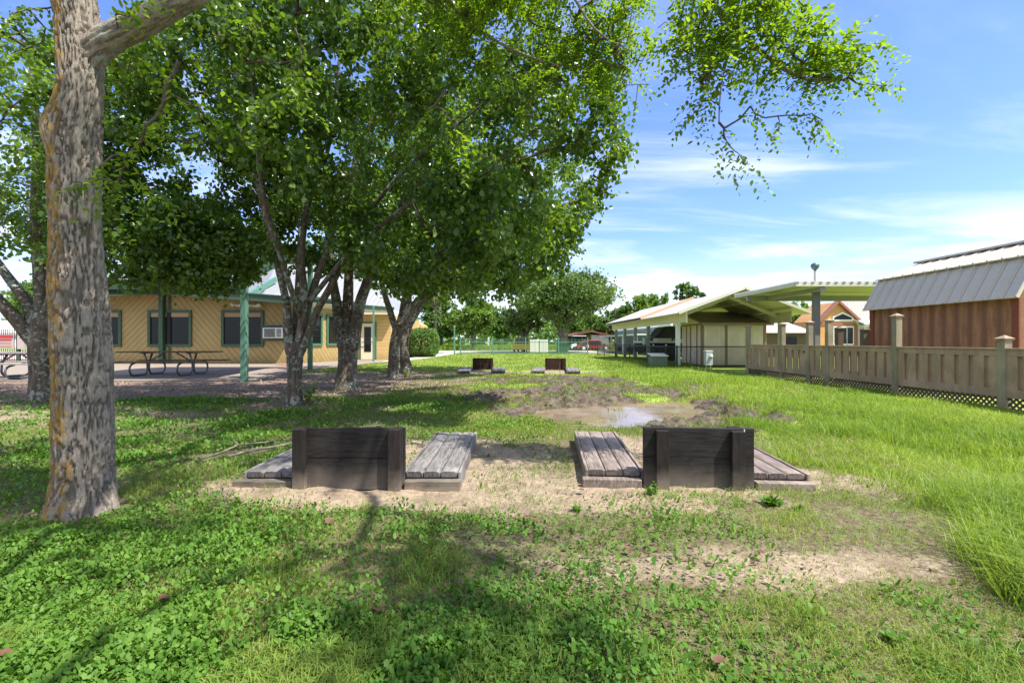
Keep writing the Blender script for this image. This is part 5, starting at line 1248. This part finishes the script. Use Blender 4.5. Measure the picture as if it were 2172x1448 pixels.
spr = np.array([tuple(P(a, b, y)) for a, b, y in
    ((1578, 345, 3.6), (1555, 318, 3.62), (1535, 285, 3.65), (1652, 280, 3.55), (1622, 250, 3.6), (1592, 225, 3.6), (1722, 282, 3.6), (1708, 245, 3.62), (1745, 255, 3.6),
     (1872, 92, 3.6), (1840, 100, 3.6), (1805, 105, 3.6), (1882, 172, 3.6), (1840, 178, 3.6), (1790, 150, 3.6), (1480, 245, 3.7), (1492, 215, 3.7), (1430, 150, 3.8), (1420, 90, 3.8), (1745, 55, 3.6), (1700, 30, 3.6),
     (1395, 60, 4.4), (1345, 235, 4.9), (1378, 180, 4.8), (1310, 190, 5.0),
     (150, 385, 2.82), (205, 380, 2.8), (265, 398, 2.75), (315, 400, 2.7), (360, 430, 2.7), (240, 330, 2.8), (300, 300, 2.7), (330, 250, 2.7), (390, 215, 2.65), (430, 240, 2.65), (280, 190, 2.8), (250, 150, 2.85), (250, 30, 2.8), (285, 25, 2.8), (350, 190, 2.7), (470, 245, 2.7), (300, 130, 2.8), (420, 130, 2.8),
     (650, 225, 2.9), (622, 180, 2.9), (600, 200, 2.9), (640, 130, 2.95), (985, 330, 3.2), (955, 255, 3.2), (905, 235, 3.2), (975, 290, 3.2), (20, 30, 2.9), (60, 20, 3.0), (90, 90, 3.1), (30, 110, 3.0))])
for a_, b_ in (((640, -60, 2.95), (625, 60, 2.92)), ((960, -40, 3.3), (945, 190, 3.2)), ((250, 60, 2.9), (270, 240, 2.78)), ((360, 30, 2.85), (380, 130, 2.7))):
    limbs.append(catmull(limbpx(a_ + (.008,), tuple((np.array(a_) + np.array(b_)) / 2 + np.array([12, 0, 0])) + (.005,), b_ + (.003,)), .1))
PA, PR, nl, RD, ends = grow(limbs, np.vstack([over, vis, spr]), .10, .05)
twig_mesh('branches', PA, PR, nl, RD * .75, M['twig'], el)
Pt = []; Ax = []; Nn = []
ns = len(spr)
for c in ends:
    q = PA[c]
    if len(q) < 2: continue
    L = np.linalg.norm(np.diff(q, axis=0), axis=1).sum(); big_ = q[-1][2] > 1.1 + .78 * max(q[-1][1], .1)
    use = q[-max(2, int(len(q) * .8)):]
    for rep in range(3 if big_ else 3):                         # side twiglets with alternate flat rows of leaves
        i0 = RNG.integers(0, len(use) - 1); o = use[i0]; d = use[min(i0 + 1, len(use) - 1)] - o; d = d / (np.linalg.norm(d) + 1e-6)
        if rep == 0: o = use[-2]; d = use[-1] - use[-2]; d = d / (np.linalg.norm(d) + 1e-6)
        d = d + RNG.normal(0, .5 if rep else .15, 3) + np.array([0, 0, -.35]); d /= np.linalg.norm(d)
        ln = RNG.uniform(.16, .34); k = int(ln / .022); up_ = np.array([0, 0, 1.0]) + RNG.normal(0, .35, 3); sd = np.cross(d, up_); sd /= np.linalg.norm(sd) + 1e-6
        s = (np.arange(k) + .5) / k; pts_ = o + d * (s * ln)[:, None] + np.array([0, 0, -1]) * (s ** 2 * ln * .35)[:, None]
        al = np.where(np.arange(k) % 2 == 0, 1.0, -1.0)[:, None]
        Pt.append(pts_); Ax.append(d * .55 + sd * al + np.array([0, 0, -.25]) + RNG.normal(0, .22, (k, 3))); Nn.append(np.tile(up_, (k, 1)) + RNG.normal(0, .35, (k, 3)))
Pt = np.vstack(Pt); Ax = np.vstack(Ax); Nn = np.vstack(Nn)
leaf_mesh('crown', Pt, Ax, Nn, .046 * (.65 + .6 * RNG.random(len(Pt))), M['elm_leaf'], el, 'elm')
print('leaves elm', len(Pt))

# trees beyond the buildings and the road
def far_tree(name, x, y, h, rx, label, leafm, n, ls, base=1.2, tr=.25, group='background trees', lobes=5, seed=1):
    rg = np.random.default_rng(seed); ry = rx * .8; cz = (h + base) / 2; rz = (h - base) / 2
    ells = [(x, y, cz, rx * .72, ry * .72, rz * .8, 1.2)]
    for k in range(lobes):
        a = 2 * PI * k / lobes + rg.random(); e = rg.uniform(-.6, .8)
        ells.append((x + math.cos(a) * rx * .55, y + math.sin(a) * ry * .55, cz + e * rz * .6, rx * rg.uniform(.35, .5), ry * rg.uniform(.35, .5), rz * rg.uniform(.3, .48), .5))
    lim = [[(x, y, -.1, tr * 1.3), (x, y, .5, tr), (x + .1, y, base + rz * .3, tr * .9), (x, y, cz, tr * .6), (x, y, h * .85, tr * .25)]]
    for k in range(5):
        a = 2 * PI * k / 5 + rg.random() * .6; lim.append([(x, y, base + rz * .25, tr * .6), (x + math.cos(a) * rx * .4, y + math.sin(a) * ry * .4, cz - rz * .1, tr * .4), (x + math.cos(a) * rx * .75, y + math.sin(a) * ry * .75, cz + rz * .3 * rg.uniform(-.5, 1), tr * .15)])
    return tree(name, (x, y, 0), label, group, lim, ells, int(n / 42), 42, ls, M['bark'], leafm, spread=rx * .045, hang=.2, shell=.3, tubes=10)
far_tree('oak_tree', 5.0, 47, 9.2, 5.9, 'large rounded grey green oak beyond the picket fence', M['oak_leaf'], 34000, .24, 1.4, .55, lobes=9, seed=4)
far_tree('oak_tree', 1.3, 50, 5.6, 2.8, 'low grey green tree joined to the left side of the large oak', M['oak_leaf'], 9000, .24, .8, .25, seed=12)
far_tree('field_tree', -4.8, 58, 7.2, 3.3, 'bright green round tree behind the tall slim gate post', M['bright_leaf'], 12000, .30, .9, .25, seed=5)
far_tree('field_tree', -9.4, 62, 8.0, 3.6, 'dark green bushy tree over the top of the hedge', M['dark_leaf'], 12000, .32, .6, .25, seed=6)
far_tree('field_tree', -7.2, 44, 7.6, 2.2, 'thin pale green tree showing sky through its leaves', M['bright_leaf'], 2600, .22, 3.6, .12, seed=7)
far_tree('field_tree', -1.0, 72, 7.8, 3.6, 'dark tree in the gap left of the large oak', M['dark_leaf'], 9000, .36, .3, .25, seed=8)
far_tree('field_tree', 17.4, 60, 8.0, 3.2, 'bright domed tree behind the carport roof', M['bright_leaf'], 12000, .32, 1.0, .3, seed=9)
far_tree('field_tree', 13.6, 62, 6.6, 2.8, 'dark bushy tree between the oak and the carport roof', M['dark_leaf'], 9000, .32, .4, .25, seed=10)
far_tree('field_tree', 10.8, 70, 6.0, 3.2, 'pale green tree behind the red roofed house', M['bright_leaf'], 8000, .34, .3, .25, seed=13)
far_tree('field_tree', 32.0, 52, 6.4, 2.4, 'green tree top between the flat carport post and the cottage', M['bright_leaf'], 7000, .30, .6, .25, seed=11)
far_tree('field_tree', 27.0, 60, 5.2, 2.4, 'dark tree showing above the pink roofed house', M['dark_leaf'], 5000, .32, .6, .25, seed=15)
far_tree('field_tree', 24.0, 64, 9.8, 2.2, 'thin tree top peeping over the carport ridge', M['dark_leaf'], 2500, .32, 4.5, .2, seed=16)
far_tree('field_tree', -34.0, 44, 9.5, 5.5, 'broad green tree beyond the pool fence on the left', M['bright_leaf'], 15000, .34, .8, .35, seed=17)
far_tree('field_tree', -20.0, 40, 6.6, 4.0, 'sunlit tree showing over the hall roof under the pavilion eave', M['bright_leaf'], 12000, .30, 1.0, .3, seed=18)
far_tree('field_tree', -47.0, 50, 10.0, 6.0, 'dark green tree at the far left edge', M['dark_leaf'], 12000, .36, .8, .35, seed=19)
# the far tree line that reads as one mass
Pt = np.stack([RNG.uniform(-110, 150, 26000), RNG.uniform(95, 112, 26000), np.zeros(26000)], -1)
hh = 3.0 + 5.0 * fbm(Pt[:, 0] * .09, Pt[:, 1] * .05, o=4, seed=88); Pt[:, 2] = RNG.random(len(Pt)) ** .7 * hh
wl = leaf_mesh('distant_treeline', Pt, RNG.normal(0, 1, Pt.shape), RNG.normal(0, .8, Pt.shape) + np.array([0, -.4, .5]), RNG.uniform(.5, 1.1, len(Pt)), M['dark_leaf'], None)
tag(wl, 'far hazy belt of trees closing the view beyond the meadow', 'tree line', kind='stuff')

# clipped hedge by the path
hd = thing('hedge', (-6.2, 33, 0), 'rounded clipped green hedge bush beside the concrete path', 'hedge')
n = 15000; d = norm(RNG.normal(size=(n, 3))); sgn = np.sign(d) * np.abs(d) ** .62
r = (.72 + .28 * RNG.random(n)) * (.93 + .14 * vnoise(d[:, 0] * 4, d[:, 1] * 4, d[:, 2] * 4, 6))
Pt = sgn * r[:, None] * np.array([1.0, 1.5, 1.02]) + np.array([-6.25, 33.4, 1.02]); k = Pt[:, 2] > .04; Pt = Pt[k]
leaf_mesh('foliage', Pt, RNG.normal(0, 1, Pt.shape) + sgn[k] * .7, sgn[k] + RNG.normal(0, .5, Pt.shape), .11 * (.7 + .5 * RNG.random(len(Pt))), M['hedge_leaf'], hd)
st = MB()
for k in range(14):
    x, y = -6.25 + random.uniform(-.5, .5), 33.4 + random.uniform(-.9, .9); st.tube([(x, y, 0), (x + random.uniform(-.2, .2), y, 1.0), (x + random.uniform(-.3, .3), y, 1.7)], [.03, .02, .01], 5)
st.build('stems', M['twig'], hd)


# ------------------------------------------------------------------ small things on the ground
def gz(x, y): return float(H(np.array([x]), np.array([y]))[0])
def sapling(x, y, h, n, label):
    t = thing('sapling', (x, y, 0), label, 'sapling'); s = MB(); Pt = []
    for k in range(7):
        a = random.uniform(0, 2 * PI); e = (x + math.cos(a) * h * .45, y + math.sin(a) * h * .3, h * random.uniform(.5, 1.0))
        s.tube([(x, y, -.02), (x + math.cos(a) * .05, y, h * .3), e], [.007, .005, .002], 5)
        for q in np.random.default_rng(k).random(n): Pt.append(Vector((x, y, .05)).lerp(Vector(e), q) + Vector((random.gauss(0, .03), random.gauss(0, .03), random.gauss(0, .02))))
    s.build('stems', M['twig'], t); Pt = np.array([tuple(p) for p in Pt])
    leaf_mesh('leaves', Pt, RNG.normal(0, 1, Pt.shape), RNG.normal(0, .7, Pt.shape) + np.array([0, 0, .6]), .05 * (.6 + .6 * RNG.random(len(Pt))), M['bright_leaf'], t)
sapling(-3.62, 8.35, .42, 16, 'leafy shoots sprouting at the foot of the nearest row tree')
sapling(-3.30, 14.6, .26, 10, 'small green shoots at the foot of the third row tree')
def weed(x, y, r, n, label):
    pts = np.tile(np.array([[x, y, gz(x, y)]]), (n, 1)); a = RNG.random(n) * 2 * PI; e = RNG.uniform(.3, 1.2, n)
    A = np.stack([np.cos(a), np.sin(a), e], -1); pts = pts + A * .1 * r * RNG.random((n, 1))
    pts = np.repeat(pts, 2, 0); A = np.repeat(A, 2, 0) + RNG.normal(0, .3, (2 * n, 3)); n *= 2
    o = leaf_mesh('weed', pts, A, np.array([[0, 0, 1.0]]) + RNG.normal(0, .2, (n, 3)), r * .62 * RNG.uniform(.5, 1.1, n), M['clover'], None, 'elm'); tag(o, label, 'weed', 'broad weeds in the bare soil')
weed(1.72, 3.14, .13, 26, 'spiky rosette weed in front of the right near backboard')
weed(1.83, 3.02, .07, 14, 'small upright weed right of the larger rosette weed')
weed(1.0, 3.38, .09, 16, 'grassy weed at the foot of the right near backboard')
weed(.42, 3.05, .08, 14, 'lone weed in sand between the two near pits')
weed(-1.83, 3.12, .09, 16, 'weed at the left sand edge before the left near pit')
weed(.1, 1.75, .08, 16, 'leafy weed low in the middle foreground')
weed(1.4, 1.72, .09, 16, 'leafy weed low in the right foreground')
fb_ = thing('fallen_branch', (-2.1, 4.6, 0), 'long bent grey stick lying on clover behind the left near pit', 'branch')
pts = [(-2.55, 4.25), (-2.45, 4.42), (-2.3, 4.56), (-2.15, 4.68), (-2.02, 4.9), (-1.88, 5.15), (-1.72, 5.35), (-1.5, 5.42)]
MB().tube([(x, y, gz(x, y) + .05 + .012 * i) for i, (x, y) in enumerate(pts)], [.011, .012, .011, .010, .009, .007, .006, .004], 6).tube([(-2.15, 4.68, .09), (-2.1, 4.86, .14)], .005, 5).build('stick', M['stick'], fb_, smooth=True)
f2 = thing('fallen_branch', (-2.75, 4.5, 0), 'small forked grey twig on clover left of the long stick', 'branch')
MB().tube([(-2.82, 4.2, .04), (-2.7, 4.36, .07), (-2.62, 4.52, .11), (-2.85, 4.75, .15)], [.011, .010, .008, .004], 6).tube([(-2.65, 4.5, .11), (-2.4, 4.6, .12), (-2.3, 4.75, .13)], [.008, .006, .003], 6).tube([(-2.7, 4.36, .07), (-2.45, 4.38, .08), (-2.3, 4.42, .08)], [.007, .006, .003], 6).build('stick', M['stick'], f2, smooth=True)
def flat_leaf(x, y, s, mname, label, grp):
    n = 1; o = leaf_mesh('fallen_leaf', np.array([[x, y, gz(x, y) + .035]]), np.array([[random.uniform(-1, 1), random.uniform(-1, 1), .12]]), np.array([[random.uniform(-.3, .3), random.uniform(-.5, .1), 1.0]]), np.array([s]), M[mname], None, 'ovate')
    tag(o, label, 'leaf', grp)
for px_, py_ in ((495, 1143), (265, 1342), (1130, 1105), (1145, 1108), (690, 1125), (1515, 1425), (362, 1275), (590, 1192), (1048, 1193), (965, 1160), (1600, 1185), (912, 1386), (1330, 1178), (800, 1300), (1240, 1050), (30, 1400)):
    Yg = 1100 / (py_ - 724); flat_leaf((px_ - 1086) * Yg / 1000, Yg, random.uniform(.045, .07), 'dry_leaf', 'curled brown dry leaf lying on the near lawn', 'dry leaves on the lawn')
flat_leaf(-2.92, 2.94, .09, 'yellow_bit', 'yellow leaf lying at the foot of the big near trunk', None)
